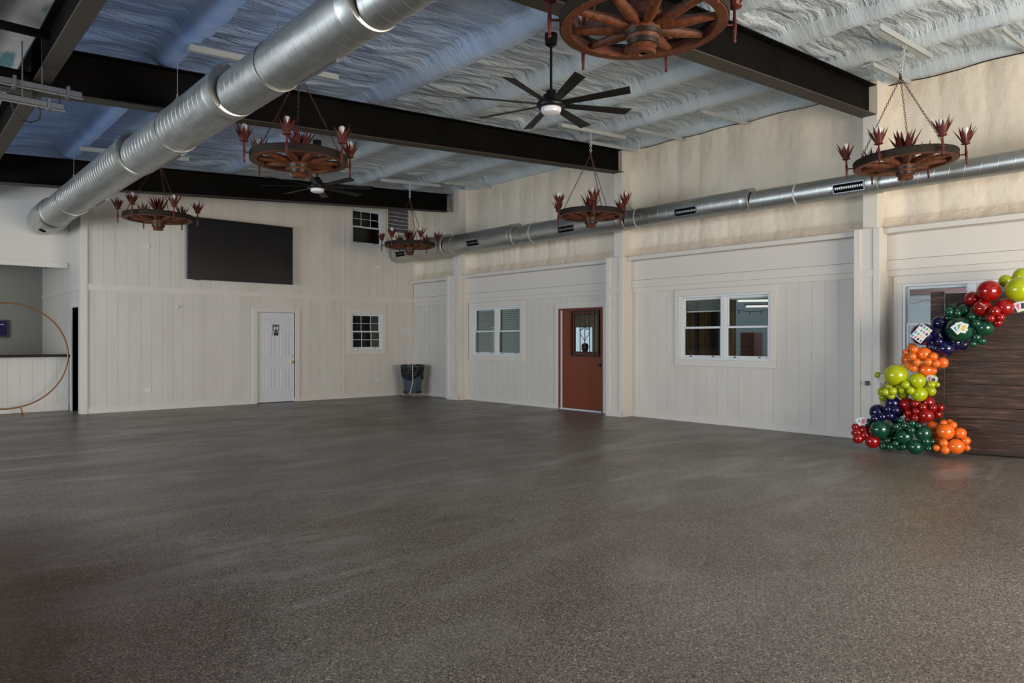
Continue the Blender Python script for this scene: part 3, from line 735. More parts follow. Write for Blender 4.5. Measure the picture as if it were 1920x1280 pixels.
def figure(bm, x, woman):
    y0,y1 = 0.008,0.0125
    lathe(bm, [(0.0,-0.002),(0.010,-0.002),(0.010,0.002),(0,0.002)], 14, M=Matrix.Translation((x,0.010,1.742)) @ Matrix.Rotation(radians(90),4,'X'))
    def poly(P):
        A = [bm.verts.new((x+a,y0,b)) for a,b in P]; C = [bm.verts.new((x+a,y1,b)) for a,b in P]
        bm.faces.new(A); bm.faces.new(C[::-1])
        for i in range(len(P)): bm.faces.new((A[i],A[(i+1)%len(P)],C[(i+1)%len(P)],C[i]))
    if woman: poly([(-0.012,1.726),(0.012,1.726),(0.027,1.675),(0.021,1.672),(0.012,1.70),(0.022,1.655),(0.010,1.655),(0.010,1.62),(0.002,1.62),(0.002,1.655),(-0.002,1.655),(-0.002,1.62),(-0.010,1.62),(-0.010,1.655),(-0.022,1.655),(-0.012,1.70),(-0.021,1.672),(-0.027,1.675)])
    else: poly([(-0.018,1.726),(0.018,1.726),(0.024,1.72),(0.024,1.672),(0.017,1.672),(0.017,1.708),(0.013,1.708),(0.013,1.62),(0.003,1.62),(0.003,1.665),(-0.003,1.665),(-0.003,1.62),(-0.013,1.62),(-0.013,1.708),(-0.017,1.708),(-0.017,1.672),(-0.024,1.672),(-0.024,1.72)])
bm = bmesh.new(); figure(bm, 0.384, True); figure(bm, 0.456, False); box(bm, 0.417,0.421,0.008,0.0125,1.62,1.75)
obj('pictograms', bm, M_card, sg)
def text(s_, size, loc, rot, m, parent, name='lettering', ext=0.001):
    cu = bpy.data.curves.new(name,'FONT'); cu.body = s_; cu.size = size; cu.align_x='CENTER'; cu.extrude = ext
    o = bpy.data.objects.new(name, cu); COL.objects.link(o); o.location = loc; o.rotation_euler = rot; o.data.materials.append(m); o.parent = parent; return o
text('RESTROOM', 0.022, (0.42,0.0105,1.585), (radians(90),0,0), M_card, sg)

d = empty('door_2', (XW,9.12,0)); d['kind']='structure'; d['label']='rust red door with barred window in the right wall'
obj('door_casing', bev(B((-0.02,0.02,-0.13,-0.035,0,2.065),(-0.02,0.02,1.175,1.27,0,2.065),(-0.02,0.02,-0.13,1.27,2.066,2.18)),0.004,1), M_trim, d)
obj('door_frame', bev(B((-0.012,0.16,-0.035,0.0,0,2.06),(-0.012,0.16,1.14,1.175,0,2.06),(-0.012,0.16,0.0,1.14,2.03,2.06)),0.003,1), M_redframe, d)
obj('weather_strip', B((0.02,0.09,1.10,1.14,0.03,2.03)), M_vinyl, d)
s = obj('door_slab', bev(planks('x',0.03,0.0,1.10,0.035,2.03,[(0.11,0.80,1.13,1.98)],step=9,back=0.045),0.002,1), M_red, d)
gx = obj('glazing_bead', bev(frame_boxes('x',0.022,0.08,0.11,0.80,1.13,1.98,0.03),0.003,1), M_red, s)
obj('pane', B((0.045,0.050,0.12,0.79,1.14,1.97)), M_glass, s)
bm = bmesh.new(); frame_boxes('x',-0.005,0.022,0.075,0.835,1.09,2.01,0.032,bm)
frame_boxes('x',-0.002,0.018,0.075,0.835,1.165,1.935,0.024,bm)
for i in range(1,6):
    y_ = 0.075+0.76*i/6; tube(bm, [(0.008,y_,1.10),(0.008,y_,2.0)], 0.0085, 6)
obj('iron_grille', bm, M_iron, s)
bm = bmesh.new()
def scroll(cy, cz, sgn, r0=0.055):
    pts = []
    for i in range(34):
        a = radians(180) + i*radians(16); r = r0*(1-i/46)
        pts.append((0.0, cy+sgn*(r*cos(a)), cz+r*sin(-a)))
    return pts
cyy = 0.455; zt = 1.66
for sg_ in (-1,1):
    tube(bm, scroll(cyy+sg_*0.075, zt, sg_), 0.006, 6)
    tube(bm, [(0,cyy+sg_*0.020,zt),(0,cyy+sg_*0.135,zt-0.05),(0,cyy+sg_*0.105,zt-0.13),(0,cyy,zt-0.26),(0,cyy-sg_*0.0,zt-0.30)], 0.006, 6)
tube(bm, [(0,cyy-0.1,1.24),(0,cyy,1.22),(0,cyy+0.1,1.24)], 0.006, 6)
obj('iron_scroll', bm, M_iron, s)
obj('threshold', bev(B((-0.02,0.16,0.0,1.14,0,0.03)),0.004,1), M_vinyl, d)
bm = bmesh.new(); lathe(bm, [(0.0,0),(0.03,0.0),(0.03,0.008),(0.012,0.014),(0.012,0.04),(0.026,0.052),(0.026,0.062),(0,0.07)], 18)
xform(bm, Matrix.Translation((0.03,0.06,0.93)) @ Matrix.Rotation(radians(-90),4,'Y')); obj('door_knob', bm, M_black, s, smooth=True)

# ---------------------------------------------------------------- rooms and patio beyond the right wall
XR2 = XW+0.11
struct('floor_beyond', B((XW+0.1,24,-6,22,-0.14,-0.02)), M_ground)
# office behind the door and the far window (cream walls, one bright window)
bm = planks('x', 16.6, 9.9, 19.9, -0.02, 2.75, [(14.75,15.60,1.02,1.86),(19.2,19.75,1.0,1.95)], step=9, back=0.1)
struct('wall_office_far', bm, M_cream)
struct('wall_office', B((XR2,16.7,19.9,20.0,-0.02,2.75),(XR2,12.9,9.05,9.12,-0.02,2.75)), M_cream)
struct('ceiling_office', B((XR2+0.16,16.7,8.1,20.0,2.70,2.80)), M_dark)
t = empty('window_6'); t['kind']='structure'; t['label']='bright window at the far side of the room behind the red door'
obj('window_frame', frame_boxes('x',16.56,16.62,14.75,15.60,1.02,1.86,0.04), M_vinyl, t); obj('pane', B((16.60,16.605,14.77,15.58,1.04,1.84)), M_glass, t)
t = empty('window_7'); t['kind']='structure'; t['label']='bright far window seen through the closed blinds'
obj('window_frame', frame_boxes('x',16.56,16.62,19.2,19.75,1.0,1.95,0.04), M_vinyl, t); obj('pane', B((16.60,16.605,19.22,19.73,1.02,1.93)), M_glass, t)
# wood panelled end wall seen through the left half of window 4
struct('wall_panelled', B((14.0,14.1,8.72,9.9,-0.02,2.75),(14.1,16.6,9.85,9.9,-0.02,2.75)), M_pine)
struct('trim_40', B((13.9,14.02,8.70,8.86,-0.02,2.7),(13.95,14.02,9.25,9.33,-0.02,2.7)), M_dark)
# far patio building with brick piers
struct('wall_patio', B((19.0,19.1,2.0,12.5,-0.02,4.2)), M_patio)
for i, (x, y) in enumerate(((17.2,9.75),(17.0,8.72),(17.0,4.1))):
    o = obj('brick_pier', bev(B((-0.22,0.22,-0.2,0.2,-0.02,1.62)),0.008,1), M_brick); o.location = (x,y,0)
    tag(o, ('short red brick pier on the patio, left of two seen through window','short red brick pier on the patio, right of two seen through window','short red brick pier on the patio behind the balloons')[i], 'pier', 'brick piers on the patio')
struct('ceiling_patio', B((XR2+0.16,15.2,4.6,8.1,2.62,2.72)), M_canvas)
for i,(x,y,L) in enumerate(((13.2,7.1,1.2),(14.4,7.0,0.9),(14.6,7.9,0.9))):
    t = thing('strip_lamp', ('lit white strip lamp on the patio seen through the window, left one','lit white strip lamp on the patio seen through the window, upper right one','lit white strip lamp on the patio seen through the window, lower right one')[i], 'lamp', (x,y,(2.20,2.33,2.16)[i]), radians(-55), 'strip lamps on the patio')
    obj('tube', bev(B((-L/2,L/2,-0.025,0.025,-0.02,0.02)),0.01,1), M_lamp, t); obj('housing', bev(B((-L/2-0.02,L/2+0.02,-0.05,0.05,0.02,0.06)),0.006,1), M_vinyl, t)
    obj('hanging_rod', B((-0.005,0.005,-0.005,0.005,0.06,(0.42,0.29,0.46)[i])), M_vinyl, t)
# low dark table with chairs' silhouettes on the patio
t = thing('patio_table', 'dark patio table seen low through the half blind window', 'table', (14.6,8.0,-0.02))
obj('table_top', bev(B((-0.7,0.7,-0.7,0.7,0.92,0.96)),0.01,1), M_dark, t)
for a in (-0.6,0.6):
    for b in (-0.6,0.6): obj('leg', B((a-0.03,a+0.03,b-0.03,b+0.03,0,0.92)), M_dark, t)
obj('table_cloth_skirt', B((-0.69,0.69,-0.69,0.69,0.35,0.92)), mat('black_cloth',(0.015,0.013,0.013),0.8), t)
# canopy with faded red roof
t = thing('patio_canopy', 'white canopy with a faded red peaked roof on the patio', 'canopy', (16.4,5.15,0))
bm = bmesh.new()
lathe(bm, [(1.12,2.32),(1.06,2.40),(0.92,2.50),(0.6,2.57),(0.0,2.58)], 28); obj('canopy_roof', bm, M_pink, t, smooth=True)
bm = bmesh.new(); lathe(bm, [(1.16,2.22),(1.16,2.33),(1.10,2.335),(1.10,2.22)], 28, closed=True); obj('valance', bm, M_canvas, t, smooth=True)
bm = bmesh.new(); tube(bm, [(0,0,-0.02),(0,0,2.52)], 0.03, 10); obj('pole', bm, M_vinyl, t)
# string of bulbs
t = thing('string_lights', 'string of small white bulbs hanging across the patio', 'lights', (0,0,0))
bm = bmesh.new(); bb_ = bmesh.new(); P = []
for i in range(41):
    u = i/40; sag = 0.10*(1-(2*((u*4)%1)-1)**2)
    P.append((16.0+0.5*u, 3.6+6.4*u, 2.24-sag))
tube(bm, P, 0.006, 5); obj('wire', bm, M_black, t)
for p in P[::2]: lathe(bb_, [(0,-0.075),(0.025,-0.06),(0.032,-0.035),(0.015,-0.005),(0,0)], 8, p)
obj('bulbs', bb_, M_string, t, smooth=True)

# person seated in the office, head and cap outlined against the far window
def skin_body(name, verts, edges, radii, m, parent, sub=1):
    me = bpy.data.meshes.new(name); me.from_pydata([Vector(v) for v in verts], edges, []); me.materials.append(m)
    o = bpy.data.objects.new(name, me); COL.objects.link(o); o.parent = parent
    sk = o.modifiers.new('skin','SKIN')
    lay = me.skin_vertices[0].data if me.skin_vertices else None
    if lay is None:
        bpy.context.view_layer.objects.active = o
        lay = me.skin_vertices[0].data
    for i, r in enumerate(radii):
        lay[i].radius = (r, r) if not isinstance(r, tuple) else r
        lay[i].use_root = (i == 0)
    ss = o.modifiers.new('sub','SUBSURF'); ss.levels = sub; ss.render_levels = 2
    for p in me.polygons: p.use_smooth = True
    return o
M_skin = mat('skin', (0.33,0.19,0.13), 0.55); M_shirt = mat('dark_shirt', (0.03,0.03,0.035), 0.8); M_jeans = mat('dark_trousers', (0.03,0.035,0.05), 0.8)
pt = thing('person', 'person in a dark cap and shirt seated behind the red door glass', 'person', (13.95,12.72,-0.02), radians(100))
# local: faces -Y ; seat height .47, scaled so that the head top is at 1.36
Vb = [(0,0,0.52),(0,0.01,0.72),(0,0,0.92),(0,-0.01,1.04),(0,-0.015,1.10),(-0.17,0,0.99),(0.17,0,0.99),(-0.23,-0.10,0.76),(0.23,-0.10,0.76),(-0.17,-0.32,0.66),(0.17,-0.32,0.66),
      (-0.10,0,0.50),(0.10,0,0.50),(-0.13,-0.42,0.50),(0.13,-0.42,0.50),(-0.13,-0.44,0.10),(0.13,-0.44,0.10),(-0.13,-0.58,0.04),(0.13,-0.58,0.04),(0,-0.02,1.18),(0,-0.02,1.27)]
Eb = [(0,1),(1,2),(2,3),(3,4),(2,5),(2,6),(5,7),(6,8),(7,9),(8,10),(0,11),(0,12),(11,13),(12,14),(13,15),(14,16),(15,17),(16,18),(4,19),(19,20)]
Rb = [0.14,0.13,0.15,0.075,0.055,0.07,0.07,0.045,0.045,0.032,0.032,0.095,0.095,0.068,0.068,0.045,0.045,0.038,0.038,0.085,0.088]
try: skin_body('body', Vb, Eb, Rb, M_shirt, pt)
except Exception as ex:
    print('skin fallback', ex)
bm = bmesh.new()
lathe(bm, [(0.0,-0.12),(0.045,-0.115),(0.07,-0.06),(0.083,0.0),(0.085,0.05),(0.07,0.10),(0.0,0.125)], 20, (0,-0.025,1.22)); 
tube(bm, [(0,-0.105,1.23),(0,-0.128,1.205),(0,-0.10,1.195)], [0.008,0.014,0.006], 6)
for sx in (-1,1): lathe(bm, [(0,-0.02),(0.012,-0.015),(0.014,0.01),(0,0.022)], 8, (sx*0.088,-0.015,1.22))
obj('head', bm, M_skin, pt, smooth=True)
bm = bmesh.new()
lathe(bm, [(0.094,0.0),(0.094,0.04),(0.080,0.08),(0.045,0.105),(0.0,0.112)], 20, (0,-0.015,1.25))
P = [(-0.075,-0.085),(-0.06,-0.15),(-0.02,-0.19),(0.02,-0.19),(0.06,-0.15),(0.075,-0.085)]
A = [bm.verts.new((x,y,1.262)) for x,y in P]; C = [bm.verts.new((x,y,1.252)) for x,y in P]
bm.faces.new(A); bm.faces.new(C[::-1])
for i in range(6): bm.faces.new((A[i],A[(i+1)%6],C[(i+1)%6],C[i]))
obj('cap', bm, M_shirt, pt, smooth=True)
for sx in (-1,1):
    bm = bmesh.new(); c0_ = Vector((sx*0.17,-0.34,0.66))
    lathe(bm, [(0,-0.045),(0.03,-0.04),(0.036,0.0),(0.028,0.035),(0,0.04)], 10, M=Matrix.Translation(c0_) @ Matrix.Rotation(radians(90),4,'X') @ Matrix.Diagonal((1,0.5,1,1)))
    for i in range(4):
        x = c0_.x + (i-1.5)*0.017; L = (0.055,0.068,0.07,0.058)[i]
        tube(bm, [(x,-0.37,0.66),(x,-0.37-L*0.6,0.657),(x,-0.37-L,0.640)], [0.009,0.008,0.006], 6)
    tube(bm, [(c0_.x-sx*0.03,-0.345,0.66),(c0_.x-sx*0.05,-0.38,0.655),(c0_.x-sx*0.048,-0.41,0.65)], [0.010,0.009,0.007], 6)
    obj('hand', bm, M_skin, pt, smooth=True)
ch = thing('office_chair', 'dark chair under the seated person behind the red door', 'chair', (13.95,12.72,-0.02), radians(100))
obj('seat', bev(B((-0.24,0.24,-0.30,0.20,0.34,0.40)),0.02), M_dark, ch); obj('backrest', bev(B((-0.22,0.22,0.20,0.25,0.40,0.95)),0.02), M_dark, ch)
for a in (-0.21,0.21):
    for b in (-0.27,0.20): obj('leg', B((a-0.015,a+0.015,b-0.015,b+0.015,0,0.34)), M_dark, ch)
# ================================================================ FURNISHINGS
# television
t = thing('television', 'large black wall mounted television on the white plank back wall', 'television', (5.94,YB,3.34), 0)
obj('screen', bev(B((-1.135,1.135,-0.135,-0.128,-0.635,0.635)),0.002,1), M_screen, t)
obj('bezel', bev(frame_boxes('y',-0.142,-0.10,-1.15,1.15,-0.655,0.655,0.018),0.003,1), M_black, t)
obj('back_shell', bev(B((-1.145,1.145,-0.128,-0.09,-0.65,0.65),(-0.7,0.7,-0.09,-0.06,-0.45,0.40)),0.01,1), M_black, t)
obj('wall_bracket', B((-0.35,0.35,-0.06,0.0,-0.2,0.2)), M_steel, t)
obj('sensor', bev(B((-0.99,-0.90,-0.135,-0.11,-0.668,-0.655)),0.002,1), M_black, t)
# wall plates
def plate(x, z, label, w=0.115, h=0.075, kind='outlet'):
    p = thing('wall_plate', label, 'wall plate', (x,YB,z), 0, 'white wall plates on the back wall')
    obj('plate', bev(B((-w/2,w/2,-0.008,0,-h/2,h/2)),0.002,1), M_plastic, p)
    if kind == 'outlet':
        for sx in (-1,1): obj('socket', bev(B((sx*0.026-0.017,sx*0.026+0.017,-0.011,-0.006,-0.014,0.014)),0.002,1), M_vinyl, p)
    elif kind == 'ctl':
        obj('port', bev(B((-0.016,0.016,-0.014,-0.006,-0.010,0.016)),0.003,1), M_black, p)
plate(4.07,0.41,'white outlet low on the back wall left of the restroom door')
plate(9.40,0.42,'white outlet low on the back wall under the small window')
plate(4.05,3.31,'white outlet high on the back wall left of the television')
plate(9.41,3.26,'white outlet high on the back wall below the upper window')
plate(10.17,1.66,'white plate with a black port, left of two by the corner',0.13,0.10,'ctl')
plate(10.40,1.66,'white plate with a black port, right of two nearest the corner',0.13,0.10,'ctl')
t = thing('wall_sensor', 'small white knob mounted on the back wall between recess and door', 'sensor', (4.63,YB,2.11))
bm = bmesh.new(); lathe(bm, [(0,0),(0.028,0),(0.028,0.02),(0.018,0.045),(0,0.05)], 14); xform(bm, Matrix.Rotation(radians(90),4,'X')); obj('knob', bm, M_plastic, t, smooth=True)
t = thing('door_stop_sensor', 'small black box on the pilaster left of the balloons', 'sensor', (XF-0.018,4.03,0.82))
obj('housing', bev(B((-0.03,0,-0.022,0.022,-0.03,0.03)),0.004,1), M_black, t)
for i,(y,z) in enumerate(((8.55,2.10),(13.5,2.10))):
    t = thing('wall_hook', ('small white hook on the pilaster right of the red door','small white hook on the pilaster left of the slatted window')[i], 'hook', (XF,y,z))
    bm = bmesh.new(); tube(bm, [(0,0,0.03),(-0.02,0,0.02),(-0.022,0,-0.03),(-0.01,0,-0.045)], 0.005, 6); obj('hook', bm, M_plastic, t)

# trash can on a wheeled dolly
t = thing('trash_can', 'blue grey trash can lined with a black bag in the back corner', 'trash can', (10.03,14.98,0.145))
bm = bmesh.new(); lathe(bm, [(0.0,0),(0.205,0),(0.215,0.02),(0.27,0.60),(0.285,0.60),(0.288,0.63),(0.262,0.63),(0.20,0.03),(0,0.03)], 36); obj('barrel', bm, M_can, t, smooth=True)
bm = bmesh.new(); n = 60
prof = []
rings = []
for j in range(10):
    q = []
    for k in range(n):
        a = 2*pi*k/n
        low = 0.27 + 0.10*abs(sin(a*1.5+0.6))**3 * (1 if True else 0)
        z = 0.655 - (0.655-low)*j/9
        r = 0.29 - 0.055*(0.655-z)/0.65 + 0.012*sin(9*a+j*0.8) + 0.008*sin(17*a-j)
        if j == 0: r -= 0.012
        q.append(bm.verts.new((r*cos(a), r*sin(a), z)))
    rings.append(q)
q = [bm.verts.new((0.262*cos(2*pi*k/n),0.262*sin(2*pi*k/n),0.655)) for k in range(n)]; rings.insert(0, q)
q = [bm.verts.new((0.235*cos(2*pi*k/n),0.235*sin(2*pi*k/n),0.35)) for k in range(n)]; rings.insert(0, q)
for A, C in zip(rings, rings[1:]):
    for k in range(n): bm.faces.new((A[k],A[(k+1)%n],C[(k+1)%n],C[k]))
obj('liner_bag', bm, M_bag, t, smooth=True)
bm = bmesh.new()
for i in range(7):
    a = i*0.9; lathe(bm, [(0,-0.03),(0.05,-0.015),(0.06,0.01),(0.03,0.035),(0,0.04)], 7, (0.12*cos(a)-0.02,0.12*sin(a)-0.03,0.60+0.012*(i%3)))
o = obj('crumpled_paper', bm, M_rope); o.location = (10.03,14.98,0.145); tag(o, 'crumpled pale paper lying in the top of the trash can', 'paper')
t2 = thing('trash_dolly', 'black round dolly with chrome casters under the trash can', 'dolly', (10.03,14.98,0))
bm = bmesh.new(); lathe(bm, [(0,0.085),(0.215,0.085),(0.235,0.095),(0.235,0.14),(0.225,0.144),(0,0.144)], 32); obj('platform', bm, M_black, t2, smooth=True)
for i in range(5):
    a = 2*pi*i/5+0.5; x, y = 0.19*cos(a), 0.19*sin(a)
    bm = bmesh.new(); lathe(bm, [(0.038,-0.012),(0.038,0.012)], 16, M=Matrix.Translation((x,y,0.038)) @ Matrix.Rotation(radians(90),4,'X')); w_ = obj('caster', bm, M_chrome, t2, smooth=True)
    obj('caster_fork', B((x-0.012,x+0.012,y-0.018,y-0.014,0.03,0.09),(x-0.012,x+0.012,y+0.014,y+0.018,0.03,0.09)), M_chrome, w_)
bm = bmesh.new()
tube(bm, [(9.95,14.80,0.825),(9.87,14.72,0.825),(9.82,14.66,0.76),(9.83,14.67,0.55),(9.84,14.68,0.42),(9.80,14.67,0.28),(9.77,14.67,0.15),(9.76,14.67,0.10)], 0.009, 7)
tag(obj('cord', bm, M_rope, smooth=True), 'pale cord hanging over the rim of the trash can', 'cord')

# gold ring stand
t = thing('ring_stand', 'tall copper gold ring backdrop stand before the bar counter', 'stand', (1.80,16.30,0))
bm = bmesh.new(); tube(bm, [(1.0*cos(a*2*pi/96),0,1.12+1.0*sin(a*2*pi/96)) for a in range(96)], 0.014, 10, closed=True); obj('ring', bm, M_gold, t, smooth=True)
for sx in (-1,1):
    bm = bmesh.new(); tube(bm, [(sx*0.22,0,0.145),(sx*0.26,-0.02,0.015)], 0.012, 8); tube(bm, [(sx*0.26,-0.22,0.014),(sx*0.26,0.2,0.014)], 0.012, 8); obj('foot', bm, M_gold, t, smooth=True)

# bar: counter top, screen, dome camera ceiling fixture
tag(obj('bar_countertop', bev(B((-3.4,XS-0.02,YC-0.20,YC+0.50,1.085,1.125)),0.008), M_counter), 'long dark polished countertop over the white plank bar front', 'countertop')
t = thing('bar_screen', 'small dark blue screen on the wall inside the bar', 'screen', (1.90,19.88,1.68))
obj('bezel', bev(B((-0.34,0.34,-0.05,0.0,-0.20,0.20)),0.006,1), M_black, t)
M_blue = mat('dim_blue_display', (0.01,0.01,0.02), 0.6, spec=0.1, emit=(0.05,0.05,0.28), estr=0.10)
obj('display', B((-0.31,0.31,-0.053,-0.048,-0.16,0.17)), M_blue, t)
obj('caption_bar', B((-0.02,0.25,-0.056,-0.052,0.09,0.10)), mat('dim_white_display',(0.1,0.1,0.12),0.3,emit=(0.4,0.4,0.6),estr=0.5), t)
t = thing('ceiling_mirror_light', 'faceted glass ceiling light at the top right inside the bar', 'light', (2.45,17.7,3.2))
bm = bmesh.new(); random.seed(3)
for i in range(14):
    x, y = random.uniform(-0.28,0.28), random.uniform(-0.2,0.2); lathe(bm, [(0,-0.16),(0.05,-0.11),(0.05,-0.07),(0,-0.03)], 5, (x,y,-0.12))
obj('crystals', bm, M_chrome, t); obj('mounting_plate', bev(B((-0.33,0.33,-0.24,0.24,-0.15,0)),0.01,1), M_vinyl, t)

# ---------------------------------------------------------------- wagon wheel chandeliers
def leafset(bm, c, n, L, spread, base, rnd, w=0.018):
    for i in range(n):
        a = 2*pi*i/n + rnd.uniform(-0.15,0.15); sp = spread*rnd.uniform(0.65,1.15); l = L*rnd.uniform(0.78,1.12)
        d = Vector((cos(a)*sp, sin(a)*sp, 1)).normalized(); s_ = Vector((-sin(a),cos(a),0)); o_ = Vector((cos(a),sin(a),0))
        p0 = Vector(c) + o_*base; mid = p0 + d*l*0.45; tip = p0 + d*l + o_*0.012
        th = o_*0.004
        A = [bm.verts.new(p0 - s_*w*0.6), bm.verts.new(p0 + s_*w*0.6), bm.verts.new(mid + s_*w), bm.verts.new(tip), bm.verts.new(mid - s_*w)]
        C = [bm.verts.new(p0 - s_*w*0.6 - th), bm.verts.new(p0 + s_*w*0.6 - th), bm.verts.new(mid + s_*w - th), bm.verts.new(mid - s_*w - th)]
        M_ = bm.verts.new(mid - o_*0.010)
        bm.faces.new((A[0],A[1],A[2],A[3],A[4]))
        for q in ((C[0],C[1],C[2],M_),(C[3],C[0],M_),(C[2],A[3],M_),(A[3],C[3],M_)):
            bm.faces.new(q)
        bm.faces.new((A[0],A[4],C[3],C[0])); bm.faces.new((A[1],C[1],C[2],A[2])); bm.faces.new((A[4],A[3],C[3])); bm.faces.new((A[2],C[2],A[3])); bm.faces.new((A[0],C[0],C[1],A[1]))
def chain(bm, p, q, L=0.034, r=0.0032, wd=0.010):
    p, q = Vector(p), Vector(q); d = (q-p); n = max(2, int(d.length/(L*0.78))); u, v_ = frame_of(d); dn = d.normalized()
    for i in range(n):
        c = p + d*(i+0.5)/n; s_ = u if i%2 else v_
        pts = [c + dn*(L/2*cos(2*pi*k/8)) + s_*(wd*sin(2*pi*k/8)) for k in range(8)]
        tube(bm, pts, r, 4, closed=True)
APEX = 0.98
def make_chandelier():
    rnd = random.Random(5)
    t = empty('wagon_wheel_chandelier')
    bm = bmesh.new(); lathe(bm, [(0.462,-0.036),(0.530,-0.036),(0.530,0.032),(0.462,0.032)], 64, closed=True); bev(bm,0.004,1)
    rim = obj('rim', bm, M_wood, t, smooth=True)
    bm = bmesh.new(); lathe(bm, [(0.458,0.032),(0.536,0.032),(0.541,0.040),(0.536,0.052),(0.458,0.052)], 64, closed=True)
    lathe(bm, [(0.530,-0.030),(0.537,-0.030),(0.537,0.032),(0.530,0.032)], 64, closed=True)
    obj('iron_tyre', bm, M_wood_top, rim, smooth=True)
    for i in range(10):
        a = 2*pi*i/10 + 0.1
        bm = bmesh.new(); tube(bm, [(0.09,0,-0.03),(0.16,0,-0.028),(0.27,0,-0.020),(0.38,0,-0.010),(0.47,0,-0.002)], [0.027,0.040,0.040,0.031,0.026], 10)
        for v_ in bm.verts: v_.co.z = -0.015 + (v_.co.z+0.015)*0.85
        xform(bm, Matrix.Rotation(a,4,'Z')); obj('spoke', bm, M_wood, t, smooth=True)
    bm = bmesh.new(); lathe(bm, [(0.026,-0.195),(0.030,-0.205),(0.074,-0.205),(0.083,-0.195),(0.080,-0.178),(0.070,-0.172),(0.088,-0.155),(0.094,-0.115),(0.108,-0.100),(0.114,-0.05),(0.114,0.055),(0.098,0.085),(0.090,0.10),(0,0.10)], 36)
    lathe(bm, [(0.0,-0.165),(0.026,-0.165),(0.026,-0.195)], 36)
    hub = obj('hub', bm, M_wood, t, smooth=True)
    bm = bmesh.new(); lathe(bm, [(0.088,-0.155),(0.097,-0.152),(0.101,-0.120),(0.092,-0.118)], 36, closed=True); lathe(bm, [(0.107,-0.098),(0.115,-0.096),(0.119,-0.070),(0.110,-0.068)], 36, closed=True); obj('hub_band', bm, M_band, hub, smooth=True)
    bm = bmesh.new(); lathe(bm, [(0,0.10),(0.075,0.10),(0.085,0.13),(0.055,0.15),(0,0.15)], 20)
    leafset(bm, (0,0,0.11), 14, 0.25, 0.60, 0.055, rnd, 0.022); leafset(bm, (0,0,0.12), 9, 0.27, 0.30, 0.03, rnd, 0.020)
    obj('centre_agave', bm, M_rust, t)
    for i in range(6):
        a = 2*pi*i/6; R_ = 0.605
        bm = bmesh.new(); tube(bm, [(0.528,0,0),(R_,0,0)], 0.008, 6)
        lathe(bm, [(0,-0.118),(0.009,-0.112),(0.013,-0.10),(0.008,-0.09),(0.010,-0.085),(0.013,-0.03),(0.014,0.03),(0.010,0.06),(0.009,0.10),(0.030,0.112),(0.046,0.116),(0.048,0.122),(0.0,0.122)], 12, (R_,0,0))
        xform(bm, Matrix.Rotation(a,4,'Z')); cs = obj('candle_holder', bm, M_rust, t, smooth=True)
        bm = bmesh.new(); leafset(bm, (R_,0,0.122), 10, 0.205, 0.46, 0.028, rnd, 0.019); xform(bm, Matrix.Rotation(a,4,'Z')); obj('agave_leaves', bm, M_rust, cs)
        bm = bmesh.new(); lathe(bm, [(0,0.122),(0.014,0.122),(0.014,0.205),(0.022,0.222),(0.034,0.252),(0.036,0.272),(0.030,0.294),(0.014,0.308),(0,0.310)], 12, (R_,0,0)); xform(bm, Matrix.Rotation(a,4,'Z')); obj('bulb', bm, M_bulb, cs, smooth=True)
    for i in range(3):
        a = 2*pi*i/3 + 0.28; bm = bmesh.new(); chain(bm, (0.49*cos(a),0.49*sin(a),0.045), (0,0,APEX)); obj('chain', bm, M_chain, t)
    bm = bmesh.new(); lathe(bm, [(0,-0.03),(0.018,-0.02),(0.018,0.01),(0.010,0.02),(0,0.02)], 10, (0,0,APEX)); obj('chain_hook', bm, M_chain, t, smooth=True)
    return t
CH = [(3.68,2.85,44,0.0,0.0,'largest and nearest wagon wheel chandelier, cut by the top of the picture'),
      (8.80,3.07,36,2.0,-1.5,'wagon wheel chandelier at right, hanging in front of the cream wall duct'),
      (3.57,7.62,48,0.0,0.0,'wagon wheel chandelier hanging just right of the large overhead duct'),
      (8.68,7.78,4,0.0,0.0,'wagon wheel chandelier above the red door, in front of the wall duct'),
      (3.50,12.8,22,0.0,0.0,'wagon wheel chandelier at far left, in front of the television edge'),
      (8.57,12.9,22,0.0,0.0,'smallest and farthest wagon wheel chandelier, near the back corner')]
ch0 = make_chandelier()
for i, (x, y, rz, tx, ty, lab) in enumerate(CH):
    o = ch0 if i == 0 else copy_tree(ch0)
    rz = math.atan2(-y, -x) + radians(rz)          # each wheel hangs turned a little differently
    o.location = (x, y, 3.46); o.rotation_euler = (radians(tx), radians(ty), rz)
    tag(o, lab, 'chandelier', 'wagon wheel chandeliers on chains')
    zt = ROOF(x)-0.05; top = Vector((x,y,3.46)) + o.rotation_euler.to_matrix() @ Vector((0,0,APEX+0.015))
    # the suspension chain up to the rail, in the wheel's own frame
    bm = bmesh.new(); Mi = (Matrix.Translation((x,y,3.46)) @ o.rotation_euler.to_matrix().to_4x4()).inverted()
    chain(bm, Mi @ top, Mi @ Vector((x,y,max(zt, top.z+0.05))), 0.045, 0.006, 0.016); obj('suspension_chain', bm, M_wchain if x > 5 else M_chain, o)

